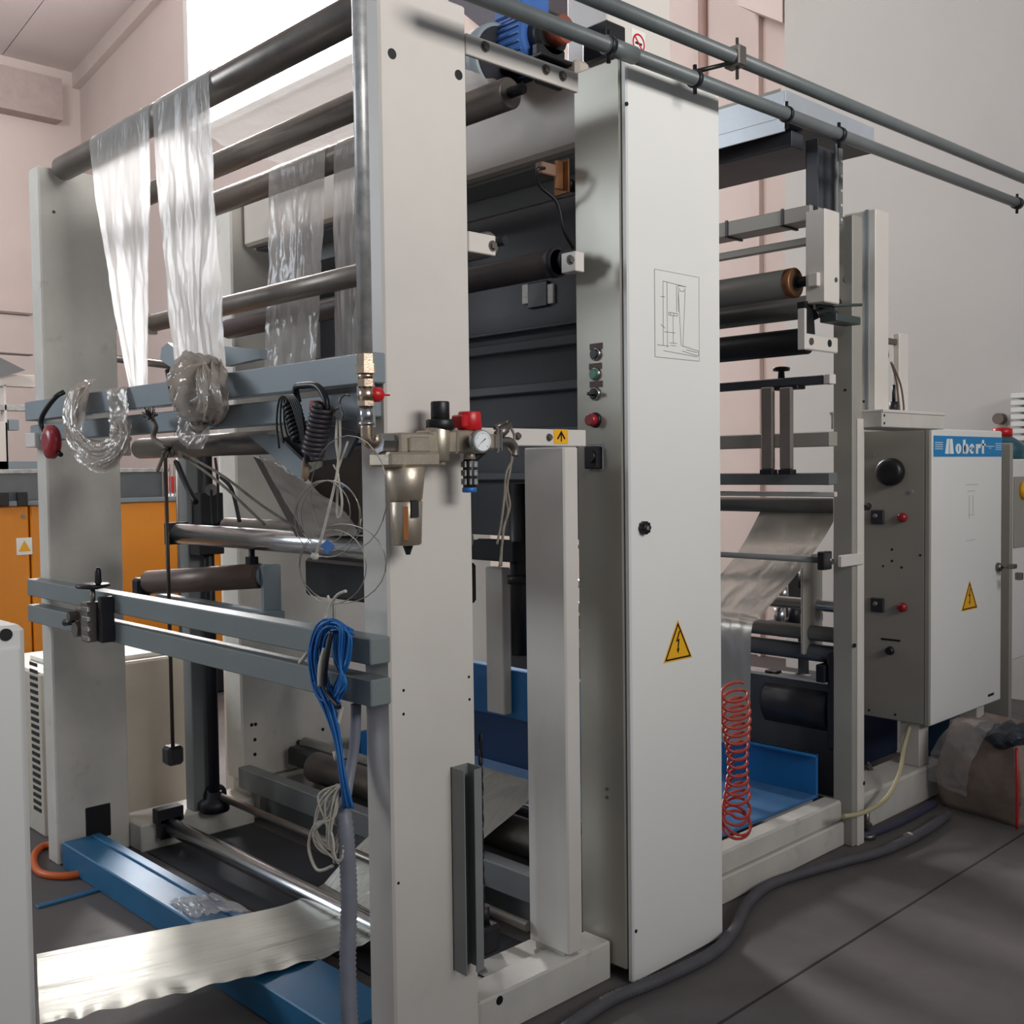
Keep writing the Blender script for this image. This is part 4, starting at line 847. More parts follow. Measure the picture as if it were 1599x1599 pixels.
# far post
fp = thing('second_section_frame', 'grey-beige right hand post and cross beams of the second section', 'machine frame', (3.88, 2.1, 0))
obj('post', G().box(3.84, 3.915, 2.085, 2.17, 0, 2.46, .004), boxgrey, fp)
obj('post_edge', G().box(3.866, 3.918, 2.078, 2.086, 0, 1.68, .002), cream, fp)
obj('base_beam', G().box(2.84, 3.84, 2.12, 2.21, 0, .095, .006), creamd, fp)
obj('base_beam', G().box(2.84, 3.84, 2.13, 2.21, .096, .178, .008), creamd, fp)
obj('base_beam', G().box(2.36, 3.9, 4.1, 4.25, 0, .155, .006), creamd, fp)
for x, y in ((1335, 1008), (1349, 1223)): hole(fp, at(x, y, 'Y', 2.078), r=.008)
hole(fp, at(1320, 609, 'X', 3.84), (-1, 0, 0), r=.005)
def ybeam(label, px, y0p, y1p, x=None, y0=2.12, y1=4.1, m_=boxgrey, dx=.06, parent=None, name='cross_beam'):
    a = at(px, y0p, 'Y', y0); b = at(px, y1p, 'Y', y0)
    return obj(name, G().box(a.x-dx, a.x, y0, y1, b.z, a.z, .003), m_, parent or fp, None)
ybeam('', 1308, 674, 697, m_=boxgrey); ybeam('', 1308, 738, 757, m_=midgrey); 
a = at(1308, 697, 'Y', 2.3); b = at(1308, 740, 'Y', 2.3)
obj('cross_panel', G().box(3.80, 3.82, 2.7, 4.1, b.z-.02, a.z+.02), midgrey, fp)
ybeam('', 1308, 768, 776, m_=cream, dx=.02)
# tray & thin beam at top
ct = thing('cable_tray', 'grey cable duct with black straps crossing high in the second section', 'cable duct', (3.6, 3, 2.4))
a = at(1276, 328, 'Y', 2.15); b = at(1276, 352, 'Y', 2.15)
obj('duct', G().box(a.x-.10, a.x, 2.12, 4.1, b.z, a.z, .003), boxgrey, ct)
for px in (1135, 1222):
    yy = at(px, 355, 'X', a.x-.1).y; obj('strap', G().box(a.x-.104, a.x-.10, yy-.006, yy+.006, b.z-.004, a.z+.004, 0).box(a.x-.104, a.x+.003, yy-.006, yy+.006, b.z-.006, b.z, 0), black, ct)
a = at(1276, 370, 'Y', 2.15); b = at(1276, 382, 'Y', 2.15)
obj('thin_rail', G().box(a.x-.03, a.x, 2.12, 4.1, b.z, a.z), boxgrey, None, 'thin grey rail below the cable duct', 'rail')
# perforated strut and cream plate
ps = thing('perforated_strut', 'dark perforated steel strut holding the hood over the second section', 'strut', (3.6, 2.1, 2.1))
a = at(1277, 215, 'Y', 2.1); b = at(1301, 420, 'Y', 2.1); c = at(1320, 215, 'Y', 2.1)
obj('strut_flange', G().box(a.x, a.x+.004, 2.10, 2.15, b.z-.02, a.z, .001), darkgrey, ps)
obj('strut_web', G().box(a.x, c.x, 2.146, 2.15, b.z-.02, a.z, .001), darkgrey, ps)
obj('strut_face', G().box(c.x-.085, c.x-.07, 2.092, 2.10, b.z, a.z, .001).box(c.x-.03, c.x, 2.11, 2.114, 2.42, a.z, .001), midgrey, ps)
hg = G()
for k in range(9):
    z = a.z-.05-k*.055
    q = (a.x+.045, 2.146, z); hg.box(a.x+.04, a.x+.052, 2.1445, 2.1465, z-.009, z+.009, 0)
    if z > 2.43: hg.cyl((c.x-.012, 2.108, z), (c.x-.012, 2.1105, z), .006, n=10)
obj('slot_row', hg, wallg, ps)
a = at(1300, 322, 'Y', 2.0); b = at(1323, 474, 'Y', 2.0)
cp = obj('cream_upright', G().box(a.x, b.x, 2.03, 2.11, b.z, a.z, .004), cream, ps)
for px in (1305, 1319):
    q = at(px, 437, 'Y', 2.03); obj('hex_socket', G().cyl((q.x, 2.027, q.z), (q.x, 2.032, q.z), .009, n=16), dullsteel, ps)
obj('latch_rod', G().cyl(at(1275, 478, 'Y', 2.08), at(1345, 476, 'Y', 2.03), .006).box(3.62, 3.80, 2.03, 2.1, 2.03, 2.06), mat('greenish_steel', (60, 72, 68), .45), ps)
obj('linkage', G().tube([at(1270, 492, 'Y', 2.1), at(1290, 486, 'Y', 2.1), at(1310, 500, 'Y', 2.1)], .02), blackm, ps)
# tall column & shelf & small bracket
tc_ = thing('rear_column', 'tall cream square column behind the right post with a screw post beside it', 'column', (4.05, 2.15, 1.7))
obj('column_body', G().box(4.05, 4.16, 2.10, 2.24, 1.71, 2.52, .004), cream, tc_)
obj('column_groove', G().box(4.046, 4.051, 2.13, 2.145, 1.71, 2.52, 0), bluegrey, tc_)
q = at(1341, 343, 'X', 4.05); obj('bolt', G().cyl((4.045, q.y, q.z), (4.05, q.y, q.z), .01, n=6), dullsteel, tc_)
for px in (1337, 1349): q = at(px, 627, 'X', 4.05); obj('bolt_hole', G().cyl((4.048, q.y, q.z), (4.052, q.y, q.z), .005), black, tc_)
sf = thing('control_shelf', 'worn cream box shelf on top of the control box', 'shelf', (4.2, 2.1, 1.64))
obj('shelf_body', G().box(3.91, 4.45, 2.0, 2.22, 1.645, 1.708, .003), creamd, sf)
obj('shelf_lid', G().box(3.91, 4.455, 1.995, 2.225, 1.702, 1.714, .002), cream, sf)
for z in (1.66, 1.69): obj('screw', G().cyl((3.925, 1.998, z), (3.925, 2.0, z), .005), black, sf)
am = thing('shelf_bracket', 'small cream bracket with thin brown cables standing on the shelf', 'arm', (4.4, 2.1, 1.7))
a = at(1401, 520, 'Y', 2.15); b = at(1415, 632, 'Y', 2.15)
obj('arm_plate', G().box(a.x, b.x, 2.14, 2.17, 1.71, a.z), cream, am)
obj('arm_link', G().box(a.x-.09, a.x+.02, 2.15, 2.17, a.z-.05, a.z-.025).prism([(a.x-.10, 2.15, a.z+.14), (a.x-.085, 2.15, a.z-.05), (a.x-.07, 2.15, a.z-.1), (a.x-.095, 2.15, a.z-.14)], (0, .01, 0)), brownroll, am)
obj('arm_cable', G().tube([(a.x-.095, 2.13, a.z-.13), (a.x-.05, 2.13, a.z-.2), (a.x-.02, 2.13, a.z-.32), (a.x-.03, 2.13, 1.72)], .004).tube([(a.x-.09, 2.13, a.z-.13), (a.x-.03, 2.12, a.z-.22), (a.x, 2.12, a.z-.32), (a.x-.02, 2.12, 1.72)], .004), brownroll, am)
obj('spindle_stub', G().cyl((a.x-.09, 2.12, 1.714), (a.x-.09, 2.12, 1.76), .018).cyl((a.x-.09, 2.12, 1.76), (a.x-.09, 2.12, 1.83), .007), blackm, am)

# flat bar with knob and hanging plates
fb_ = thing('plate_hanger', 'flat dark bar with a black knob carrying two grey hanging plates', 'hanger', (3.8, 2.5, 1.9))
xh = at(1300, 592, 'Y', 2.12).x-.03
a = at(1300, 586, 'Y', 2.12); b = at(1300, 600, 'Y', 2.12)
obj('flat_bar', G().box(xh-.02, xh+.02, 2.12, 4.1, b.z, a.z), darkgrey, fb_)
obj('bar_end', G().box(xh-.022, xh+.022, 2.10, 2.13, b.z-.002, a.z+.002), cream, fb_)
for px in (1202, 1231):
    q = at(px, 605, 'X', xh-.02); q2 = at(px, 733, 'X', xh-.02)
    obj('hanging_plate', G().box(xh-.045, xh-.022, q.y-.026, q.y+.026, q2.z, q.z, .004), mat('dusty_plate', (120, 112, 106), .55, var=.1, dirt=.4), fb_)
    obj('plate_foot', G().box(xh-.05, xh-.01, q.y-.03, q.y+.03, q2.z-.02, q2.z, .003), blackm, fb_)
q = at(1220, 580, 'X', xh)
obj('clamp_knob', G().lathe((xh, q.y, a.z), (0, 0, 1), [(0, .014), (.028, .012), (.03, .032), (.042, .034), (.046, .02)], 24), black, fb_)
obj('clamp_block', G().box(xh-.03, xh+.03, q.y-.09, q.y+.03, b.z-.012, b.z+.004), blackm, fb_)
# nip roller with film
t, c = rr_('dark roller with a black spindle end, film running over it', 1308, 790, .031, greyrub, 2.06, 4.15, over=.14)
XN, ZN = c.x, c.z
obj('sleeve', G().cyl((XN, 2.1, ZN), (XN, 2.19, ZN), .02), blackm, t)
obj('spindle_nut', G().cyl((XN, 2.066, ZN), (XN, 2.09, ZN), .017, n=6), blackm, t)
# thin rod at 870
c = at(1284, 875, 'Y', 2.14)
t = thing('guide_rod', 'thin grey guide rod with black end block in front of the slanting film', 'rod', c)
obj('rod', G().cyl((c.x, 2.14, c.z), (c.x, 4.1, c.z), .0115), midgrey, t)
obj('end_block', G().box(c.x-.03, c.x+.03, 2.115, 2.145, c.z-.035, c.z+.035), black, t)
obj('cream_lug', G().box(c.x+.02, 3.9, 2.07, 2.085, c.z-.025, c.z+.02), cream, t); q = at(1300, 877, 'Y', 2.068); obj('lug_pin', G().cyl((q.x, 2.066, q.z), (q.x, 2.072, q.z), .011), dullsteel, t)
# slanting film : from nip roller down to lower roller
def W_(px, py, x): return at(px, py, 'X', x)
x1, x2 = XN-.03, XN-.33
Lf = [W_(1188, 797, XN-.0), W_(1160, 850, XN-.1), W_(1128, 893, XN-.18), W_(1085, 935, XN-.28), W_(1078, 975, XN-.33), W_(1078, 1060, XN-.34), W_(1080, 1160, XN-.34)]
Rf = [W_(1310, 797, XN-.0), W_(1283, 845, XN-.1), W_(1236, 906, XN-.18), W_(1188, 962, XN-.28), W_(1174, 980, XN-.33), W_(1172, 1060, XN-.34), W_(1171, 1158, XN-.34)]
filmthing('slanting_film_web', 'grey film web slanting from the nip roller then falling straight down', G().sheet(Lf, Rf, 40, 90, .003, (2.5, 7), 61), webfilm, 'film web')
# lower group of rollers
t, c = rr_('short bright roller behind the slanting film', 1312, 948, .024, steel, 2.17, 4.15, name='idler_roller', over=.03)
t, c = rr_('grey roller just under the film bend, right section', 1312, 993, .031, greyrub, 2.14, 4.15)
t, c = rr_('dark grey lower roller of the close pair', 1312, 1024, .035, mat('slate_roller', (84, 88, 94), .35, metal=.3), 2.14, 4.15)
t, c = rr_('chrome roller leading into the black motor', 1300, 1075, .05, steel, 2.6, 4.15, name='idler_roller')
md = thing('motor_drum', 'large black motor drum under the roller pair in the second section', 'motor', (3.6, 2.4, .6))
c = at(1300, 1105, 'Y', 2.25); d = at(1200, 1090, 'X', c.x)
obj('drum', G().lathe((c.x, 2.22, c.z), (0, 1, 0), [(0, .095), (.01, .112), (.30, .112), (.32, .09)], 40), mat('motor_black', (38, 38, 44), .38, var=.08), md)
obj('drum_flange', G().cyl((c.x, 2.17, c.z), (c.x, 2.22, c.z), .06, n=8).cyl((c.x, 2.15, c.z), (c.x, 2.17, c.z), .03), blackm, md)
obj('mount_plate', G().box(c.x+.03, 3.84, 2.16, 2.2, c.z-.14, c.z+.25, .01).box(c.x-.15, c.x+.08, 2.2, 2.24, c.z+.13, c.z+.2), blackm, md)
obj('lifting_lug', G().box(c.x-.02, c.x+.02, 2.5, 2.56, c.z+.09, c.z+.12), black, md)
sp_ = thing('side_plate', 'rounded cream side plate beside the right hand post', 'plate', (3.8, 2.2, 1.1))
a = at(1268, 885, 'Y', 2.35); b = at(1310, 1010, 'Y', 2.35)
obj('plate_sheet', G().box(a.x, 3.84, 2.30, 2.315, at(1310, 1010, 'Y', 2.3).z, at(1300, 862, 'Y', 2.3).z, .02), boxgrey, sp_)
vb = thing('valve_block', 'dark bolt heads and links behind the slanting film', 'linkage', (3.7, 2.8, 1.1))
for px, py in ((1222, 928), (1218, 962), (1256, 905), (1240, 960)):
    q = at(px, py, 'Y', 2.7); obj('bolt_head', G().cyl((q.x, 2.7, q.z-.04), (q.x, 2.7, q.z+.04), .028, n=12), steel if px < 1230 else blackm, vb)
q = at(1260, 925, 'Y', 2.8); obj('link_plate', G().box(q.x-.2, q.x+.1, 2.8, 2.84, q.z-.2, q.z+.1), black, vb)
obj('link_stay', G().box(q.x-.02, q.x+.02, 2.8, 2.84, .155, q.z-.2), darkgrey, vb)
obj('link_bar', G().box(q.x-.4, q.x+.05, 2.74, 2.8, q.z-.14, q.z-.1), darkgrey, vb)
# dark body behind lower rollers
obj('rear_cover', G().box(3.9, 3.93, 2.2, 4.1, .16, .62, .004), darkgrey, None, 'dark rear cover plate low behind the black motor drum', 'panel')

# hood above
hd = thing('overhead_hood', 'white sheet steel hood with dark underside over the second section', 'hood', (3.7, 2.6, 2.7))
a = at(1227, 185, 'Y', 2.1); HX0 = at(1227, 185, 'Y', 2.1).x; HX1 = at(1365, 220, 'Y', 2.1).x; HZ = at(1300, 205, 'Y', 2.1).z
zt = at(1227, 140, 'Y', 2.1).z; zb = at(1227, 182, 'Y', 2.1).z
obj('hood_side', G().box(HX0, HX1, 2.10, 2.106, zb, zt, .001), mat('zinc_sheet', (178, 184, 190), .35, metal=.3, var=.04), hd)
obj('hood_front', G().box(HX0, HX0+.006, 2.106, 3.9, zb, zt, .001).box(HX0, HX0+.006, 2.106, 3.9, zb-.05, zb, .001), mat('zinc_sheet'  , (178, 184, 190)), hd)
obj('hood_floor', G().box(HX0+.006, HX1-.0, 2.11, 3.9, zb-.004, zb+.006, .001), darkgrey, hd)
obj('hood_back', G().box(HX1-.006, HX1, 2.106, 3.9, zb-.004, zt-.02, .001), darkgrey, hd)
obj('hood_rim', G().prism([(HX0-.0, 2.12, zt), (HX0+.35, 2.9, zt+.02), (HX0, 3.1, zt)], (0, 0, .01)), boxgrey, hd)
ybx = obj('hood_channel', G().box(HX0+.12, HX0+.2, 2.15, 3.9, zb-.07, zb-.01, .002), darkgrey, hd)

# ------------------------------------------------------------------ control box right
XB = 4.55; YB = 2.105
cb = thing('control_box', 'grey wall box with black dial, buttons and a white door carrying a blue maker sign', 'control box', (4.9, 2.3, .35))
obj('box_body', G().box(XB, 5.30, 2.13, 2.425, .352, 1.655, .004), boxgrey, cb)
bdoor = obj('door', G().box(XB+.02, 5.318, YB, 2.128, .348, 1.655, .006), white, cb)
obj('box_seam', G().box(XB-.001, XB+.019, YB+.004, 2.128, .35, 1.655, .001), boxgrey, cb)
def X_(px, py): return at(px, py, 'X', XB)
c = X_(1394, 737)
obj('dial_knob', G().lathe((XB, c.y, c.z), (-1, 0, 0), [(0, .052), (.01, .062), (.045, .060), (.055, .05), (.056, .03)], 40), black, cb)
for px, py in ((1364, 710), (1423, 768)): q = X_(px, py); obj('screw', G().cyl((XB-.006, q.y, q.z), (XB, q.y, q.z), .010, n=12), boxgrey, cb)
for px, py in ((1371, 807), (1371, 944)):
    q = X_(px, py); s_ = obj('rotary_switch', G().box(XB-.012, XB+.001, q.y-.032, q.y+.032, q.z-.032, q.z+.032, .004), mat('switch_slate', (44, 44, 52), .4), cb)
    obj('switch_tip', G().lathe((XB-.012, q.y+.005, q.z+.005), (-1, 0, 0), [(0, .01), (.015, .008)], 14), midgrey, s_)
for px, py in ((1410, 808), (1410, 948)): q = X_(px, py); obj('indicator_lamp', G().lathe((XB, q.y, q.z), (-1, 0, 0), [(0, .021), (.006, .021), (.02, .019), (.026, .01)], 24), darkred, cb)
for px, py in ((1393, 858), (1393, 876), (1379, 884), (1408, 886), (1437, 867), (1357, 1109), (1398, 1116)): q = X_(px, py); hole(cb, (XB, q.y, q.z), (-1, 0, 0), r=.0055)
q = X_(1391, 999); obj('name_plate', G().box(XB-.002, XB+.001, q.y-.045, q.y+.045, q.z-.004, q.z+.004, 0), black, cb)
q = X_(1390, 1016); obj('knob', G().lathe((XB, q.y, q.z), (-1, 0, 0), [(0, .02), (.004, .018), (.02, .015)], 20), blackm, cb)
def D_(px, py): return at(px, py, 'Y', YB-.001)
# blue sign with the printed word
a = D_(1457, 680); b = D_(1566, 713); zA = a.z; zB = b.z; xa, xb = XB+.028, 5.316
sgn = obj('maker_sign', G().box(xa, xb, YB-.0015, YB+.001, zB, zA, 0), signblue, bdoor)
W = xb-xa; H = zA-zB; g = G()
def pz(u, v): return (xa+u*W, YB-.0015, zB+v*H)
def poly(P): g.prism([pz(u, v) for u, v in P], (0, -.0012, 0))
def ell(cu, cv, ru, rv, a0=0, a1=360, iu=0, iv=0, n=24):
    for k in range(n):
        a = math.radians(a0+(a1-a0)*k/n); b = math.radians(a0+(a1-a0)*(k+1)/n)
        if iu: poly([(cu+iu*math.cos(a), cv+iv*math.sin(a)), (cu+ru*math.cos(a), cv+rv*math.sin(a)), (cu+ru*math.cos(b), cv+rv*math.sin(b)), (cu+iu*math.cos(b), cv+iv*math.sin(b))])
        else: poly([(cu, cv), (cu+ru*math.cos(a), cv+rv*math.sin(a)), (cu+ru*math.cos(b), cv+rv*math.sin(b))])
poly([(.15, .14), (.205, .14), (.205, .3), (.205, .86), (.175, .86)]); poly([(.212, .14), (.27, .14), (.25, .86), (.212, .86)])      # M : two slabs with a V notch
poly([(.2, .14), (.216, .14), (.216, .62), (.2, .62)])
ell(.335, .39, .04, .25, iu=.008, iv=.17)                                             # o
poly([(.40, .15), (.435, .15), (.435, .85), (.40, .82)]); ell(.447, .39, .035, .25, iu=.006, iv=.17)   # b
ell(.53, .39, .036, .25, 0, 320, iu=.008, iv=.16); poly([(.50, .38), (.562, .38), (.562, .45), (.50, .45)])   # e
poly([(.59, .15), (.622, .15), (.622, .63), (.59, .63)]); ell(.64, .53, .022, .11)     # r
poly([(.68, .15), (.71, .15), (.71, .86), (.68, .82)]); poly([(.664, .56), (.735, .56), (.735, .66), (.664, .66)])   # t
for v in (.36, .46, .56, .66):
    poly([(.015, v), (.12, v), (.12, v+.03), (.015, v+.03)]); poly([(.89, v), (.985, v), (.985, v+.03), (.89, v+.03)])
for k in range(9): poly([(.745+k*.014, .51), (.753+k*.014, .51), (.753+k*.014, .55), (.745+k*.014, .55)])
for k in range(3): poly([(.79+k*.014, .42), (.798+k*.014, .42), (.798+k*.014, .45), (.79+k*.014, .45)])
obj('sign_lettering', g, signwhite, sgn)
t0 = D_(1514, 906); t1 = D_(1502, 955)
triangle_sign(bdoor, D_(1514, 930).x, (t0.z+t1.z)/2, D_(1526, 940).x-t1.x+.01, YB, h=t0.z-t1.z)
g = G(); ia = D_(1508, 757); ib = D_(1527, 842)
def l2(x0_, z0_, x1_, z1_, t=.002):
    a = Vector((x0_, YB-.0005, z0_)); b = Vector((x1_, YB-.0005, z1_)); d = (b-a).normalized(); n_ = Vector((-d.z, 0, d.x))*t*.5; g.prism([a-n_, b-n_, b+n_, a+n_], (0, -.0008, 0))
l2(ia.x, ia.z, ib.x, ia.z); l2(ia.x+.02, ia.z-.03, ia.x+.1, ia.z-.03); l2(ia.x+.04, ia.z-.05, ia.x+.04, ib.z+.1); l2(ia.x+.08, ia.z-.05, ia.x+.08, ib.z+.12); l2(ia.x+.03, ia.z-.14, ia.x+.09, ia.z-.14); l2(ia.x+.01, ib.z, ib.x-.03, ib.z)
obj('faded_drawing', g, mat('faint_ink', (170, 170, 168), .8), bdoor)
lk = thing('door_lock', 'small metal lock handle with a hanging key at the box door edge', 'lock', (5.3, 2.09, 1.1))
q = D_(1560, 885)
obj('lock_barrel', G().lathe((q.x-.02, YB-.001, q.z), (0, -1, 0), [(0, .022), (.01, .022), (.022, .014)], 20), dullsteel, lk)
obj('key', G().cyl((q.x-.02, YB-.022, q.z), (q.x-.02, YB-.06, q.z), .005).box(q.x-.045, q.x+.005, YB-.085, YB-.055, q.z-.004, q.z+.018).box(q.x-.04, q.x-.01, YB-.12, YB-.09, q.z-.055, q.z-.02), dullsteel, lk)
obj('small_logo', G().box(D_(1543, 1084).x, D_(1552, 1084).x, YB-.0012, YB+.001, D_(1547, 1087).z, D_(1547, 1083).z, 0), black, bdoor)
# stand of control box
sd = thing('box_stand', 'cream legs and dusty floor plinth carrying the control box', 'stand', (4.4, 2.3, 0))
obj('leg', G().box(4.57, 4.66, 2.16, 2.25, .155, .352, .004), cream, sd)
obj('leg', G().box(5.18, 5.26, 2.16, 2.25, 0, .352, .004), cream, sd)
obj('plinth', G().box(3.93, 4.72, 2.14, 2.32, 0, .155, .01), creamd, sd)
obj('levelling_foot', G().cyl((3.98, 2.10, .0), (3.98, 2.10, .02), .035).cyl((3.98, 2.10, .02), (3.98, 2.10, .12), .011).cyl((3.98, 2.10, .045), (3.98, 2.10, .06), .022, n=6), dullsteel, sd)
obj('yellowed_tube', G().tube([at(1317, 1275, 'Y', 2.04), at(1350, 1268, 'Y', 2.03), at(1385, 1245, 'Y', 2.05), at(1405, 1205, 'Y', 2.08), at(1412, 1165, 'Y', 2.16), (4.62, 2.22, .35)], .009, n=10), cloudy, None, 'yellowed plastic tube curving from the control box to the base', 'tube')
ug = G()
for k in range(4): ug.tube([at(1355, 1190+k*6, 'Y', 2.3), at(1372, 1215+k*7, 'Y', 2.28), at(1395, 1218+k*5, 'Y', 2.28), at(1412, 1180+k*3, 'Y', 2.3)], .006, n=7)
obj('cable_loops', ug, mat('dim_cable', (98, 94, 92), .5), None, 'grey cable loops under the control box', 'cable')
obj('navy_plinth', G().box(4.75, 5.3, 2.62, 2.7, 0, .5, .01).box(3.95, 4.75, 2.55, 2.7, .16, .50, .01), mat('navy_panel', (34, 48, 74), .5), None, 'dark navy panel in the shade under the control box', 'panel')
# floor conduit
fcp = [(860, 1625), (905, 1592), (960, 1558), (1040, 1525), (1110, 1490), (1145, 1455), (1168, 1410), (1210, 1378), (1300, 1350), (1380, 1328), (1440, 1300), (1480, 1272)]
obj('floor_conduit', G().tube([fz(x, y, .021) for x, y in fcp], .02, n=14, ribs=.007), rubber, None, 'long grey corrugated conduit snaking over the floor along the machine', 'conduit')
obj('cable_tie', G().cyl(fz(1417, 1309, .021), fz(1421, 1308, .021), .0225), cord, None, 'white tie round the floor conduit by the post foot', 'tie')
fcp2 = [(1310, 1322), (1370, 1310), (1420, 1290), (1470, 1262)]
obj('floor_conduit', G().tube([fz(x, y, .015)+Vector((.04, .05, 0)) for x, y in fcp2], .016, n=12), mat('bluish_hose', (62, 62, 82), .5), None, 'short dark blue hose behind the floor conduit by the plinth', 'hose')
# red coil hose
hc0 = at(1128, 1070, 'Y', 2.08); g = G(); P = []
n_ = 330
for i in range(n_):
    t = i/n_; py = 1075+ t*225; a = t*2*math.pi*17; cxp = 1146+6*math.sin(t*3)
    if t > .82: py = 1260+24*math.sin((t-.82)*20)+(t-.82)*60; cxp = 1150
    c = at(cxp, py, 'Y', 2.06); r_ = .060+.012*math.sin(t*9)
    P.append(c+Vector((r_*math.cos(a), r_*.7*math.sin(a)*.6, r_*.55*math.sin(a) if t > .8 else r_*.28*math.sin(a+.5))))
g.tube(P, .0052, n=6, smooth=False)
obj('coiled_air_hose', g, redcoil, None, 'red coiled air hose hanging beside the tall cabinet door', 'hose')

# ------------------------------------------------------------------ overhead pipes
op = thing('overhead_pipe', 'lower of two grey overhead pipes sloping past the tall cabinet', 'pipe', (3.3, 1.9, 2.64))
pa = at(700, -25, 'Y', 1.9); pb = at(1590, 318, 'Y', 1.9)
obj('pipe_run', G().cyl(pa, pb, .021), pipegrey, op)
d = (pb-pa).normalized()
for px, py, w_ in ((950, 66, .02), (1085, 112, .015), (1228, 172, .012), (1310, 203, .02), (1588, 316, .03)):
    q = at(px, py, 'Y', 1.9); t = (q-pa).dot(d); q = pa+d*t; obj('pipe_clamp', G().cyl(q-d*w_*.5, q+d*w_*.5, .026).cyl(q-Vector((0, 0, .045)), q+Vector((0, 0, .04)), .006), blackm, op)
a = pa+d*((at(990, 78, 'Y', 1.9)-pa).dot(d)); obj('pipe_sleeve', G().cyl(a-d*.12, a, .0235), pipegrey, op)
op2 = thing('overhead_pipe', 'upper of two grey overhead pipes, fixed by a bolted clamp', 'pipe', (3.3, 1.9, 2.74))
qa = at(880, -22, 'Y', 1.86); qb = at(1640, 296, 'Y', 1.86)
obj('pipe_run', G().cyl(qa, qb, .021), pipegrey, op2)
d = (qb-qa).normalized(); q = at(1148, 92, 'Y', 1.86); q = qa+d*((q-qa).dot(d))
obj('pipe_clamp', G().box(q.x-.02, q.x+.02, 1.832, 1.888, q.z-.03, q.z+.03, .004).cyl(q-Vector((-.01, .0, .06)), q+Vector((.01, 0, .06)), .005), dullsteel, op2)
obj('brace_rod', G().cyl(at(1085, 112, 'Y', 1.9), q-Vector((.02, 0, .02)), .0065), black, op2)

# ------------------------------------------------------------------ far right cabinet and sack
fc = thing('far_power_cabinet', 'pale blue-white power cabinet cut by the right frame edge', 'cabinet', (5.6, 2.3, 0))
a = at(1576, 740, 'Y', 2.15)
obj('cabinet_body', G().box(a.x, a.x+.5, 2.15, 2.6, .5, 1.52, .006), white, fc)
obj('cabinet_edge', G().box(a.x-.035, a.x-.002, 2.13, 2.6, 0, 1.6, .004), boxgrey, fc)
q = at(1583, 763, 'Y', 2.148); obj('switch_panel', G().box(q.x, q.x+.3, 2.142, 2.15, q.z-.30, q.z+.06), boxgrey, fc)
obj('yellow_disc', G().lathe((q.x+.10, 2.142, q.z-.01), (0, -1, 0), [(0, .045), (.01, .045), (.03, .03)], 24), yellow, fc)
obj('red_switch', G().lathe((q.x+.10, 2.11, q.z-.01), (0, -1, 0), [(0, .02), (.02, .018)], 20), red, fc)
ws = thing('warning_lamp', 'teal and red beacon on top of the far power cabinet', 'lamp', (5.7, 2.2, 1.5))
q = at(1592, 712, 'Y', 2.2)
obj('beacon_base', G().lathe((q.x+.02, 2.3, 1.52), (0, 0, 1), [(0, .11), (.07, .11), (.1, .08), (.12, .05)], 28), tealm, ws)
obj('beacon_lens', G().lathe((q.x+.03, 2.3, 1.64), (0, 0, 1), [(0, .05), (.04, .05), (.05, .03)], 24), red, ws)
vt = thing('vent_stack', 'white ribbed bracket stack on the wall above the beacon', 'vent', (6.9, 2.5, 2))
for k in range(7):
    a = at(1583, 618+k*11, 'X', 6.9); obj('vent_rib', G().box(6.85, 7.0, a.y-.5, a.y, a.z-.018, a.z+.012), white, vt)
q = at(1563, 654, 'X', 6.99); obj('wall_socket', G().cyl((6.94, q.y, q.z), (7.0, q.y, q.z), .035), brownroll, None, 'small brown round fitting on the wall near the beacon', 'fitting')
obj('blue_crate', G().box(5.33, 5.50, 2.35, 2.6, 0, .42, .01), mat('teal_blue', (50, 84, 116), .5), None, 'dull blue crate standing under the control box', 'crate')
# sack
g = G(); bmesh.ops.create_cube(g.bm, size=1); bmesh.ops.subdivide_edges(g.bm, edges=g.bm.edges[:], cuts=14, use_grid_fill=True)
sx0, sx1 = 4.51, 5.0; sy0, sy1 = 1.72, 2.03
sc_ = at(1480, 1268, 'Z', 0); sd_ = at(1590, 1302, 'Z', 0)
ctr = Vector(((sc_.x+sd_.x)/2+.16, (sc_.y+sd_.y)/2+.02, 0)); ax_ = (sd_-sc_).normalized(); ay_ = Vector((-ax_.y, ax_.x, 0)); ay_ = ay_ if ay_.x > 0 else -ay_
for v in g.bm.verts:
    c = v.co.copy(); r_ = 1-.22*max(0, c.z+.1); bul = 1+.15*math.cos(c.z*3)
    p = ctr+ax_*(c.x*.36*r_*bul)+ay_*(c.y*.28*r_*bul+.05)+Vector((0, 0, (c.z+.5)*.38))
    if c.z > .45: p.z -= .22*min(1, 2.2*(1-abs(c.x)*2))*min(1, 2.2*(1-abs(c.y)*2))*(.5 if c.x < 0 else 1)
    nn = noise.fractal(p*7, .7, 2, 4); p += Vector((nn*.018, nn*.018, nn*.012 if c.z > -.4 else 0)); v.co = p
for f in g.bm.faces: f.smooth = True
sk = thing('film_sack', 'full brown woven sack wrapped in clear film on the floor at right', 'sack', ctr)
obj('sack_body', g, sackm, sk)
obj('film_wrap', G().sheet([ctr-ax_*.20-ay_*.165+Vector((0, 0, .12)), ctr-ax_*.19-ay_*.15+Vector((0, 0, .26)), ctr-ax_*.12-ay_*.08+Vector((0, 0, .40))], [ctr+ax_*.0-ay_*.18+Vector((0, 0, .1)), ctr+ax_*.02-ay_*.17+Vector((0, 0, .26)), ctr+ax_*.05-ay_*.06+Vector((0, 0, .41))], 30, 30, .012, (4, 5), 71), wrapfilm, sk)
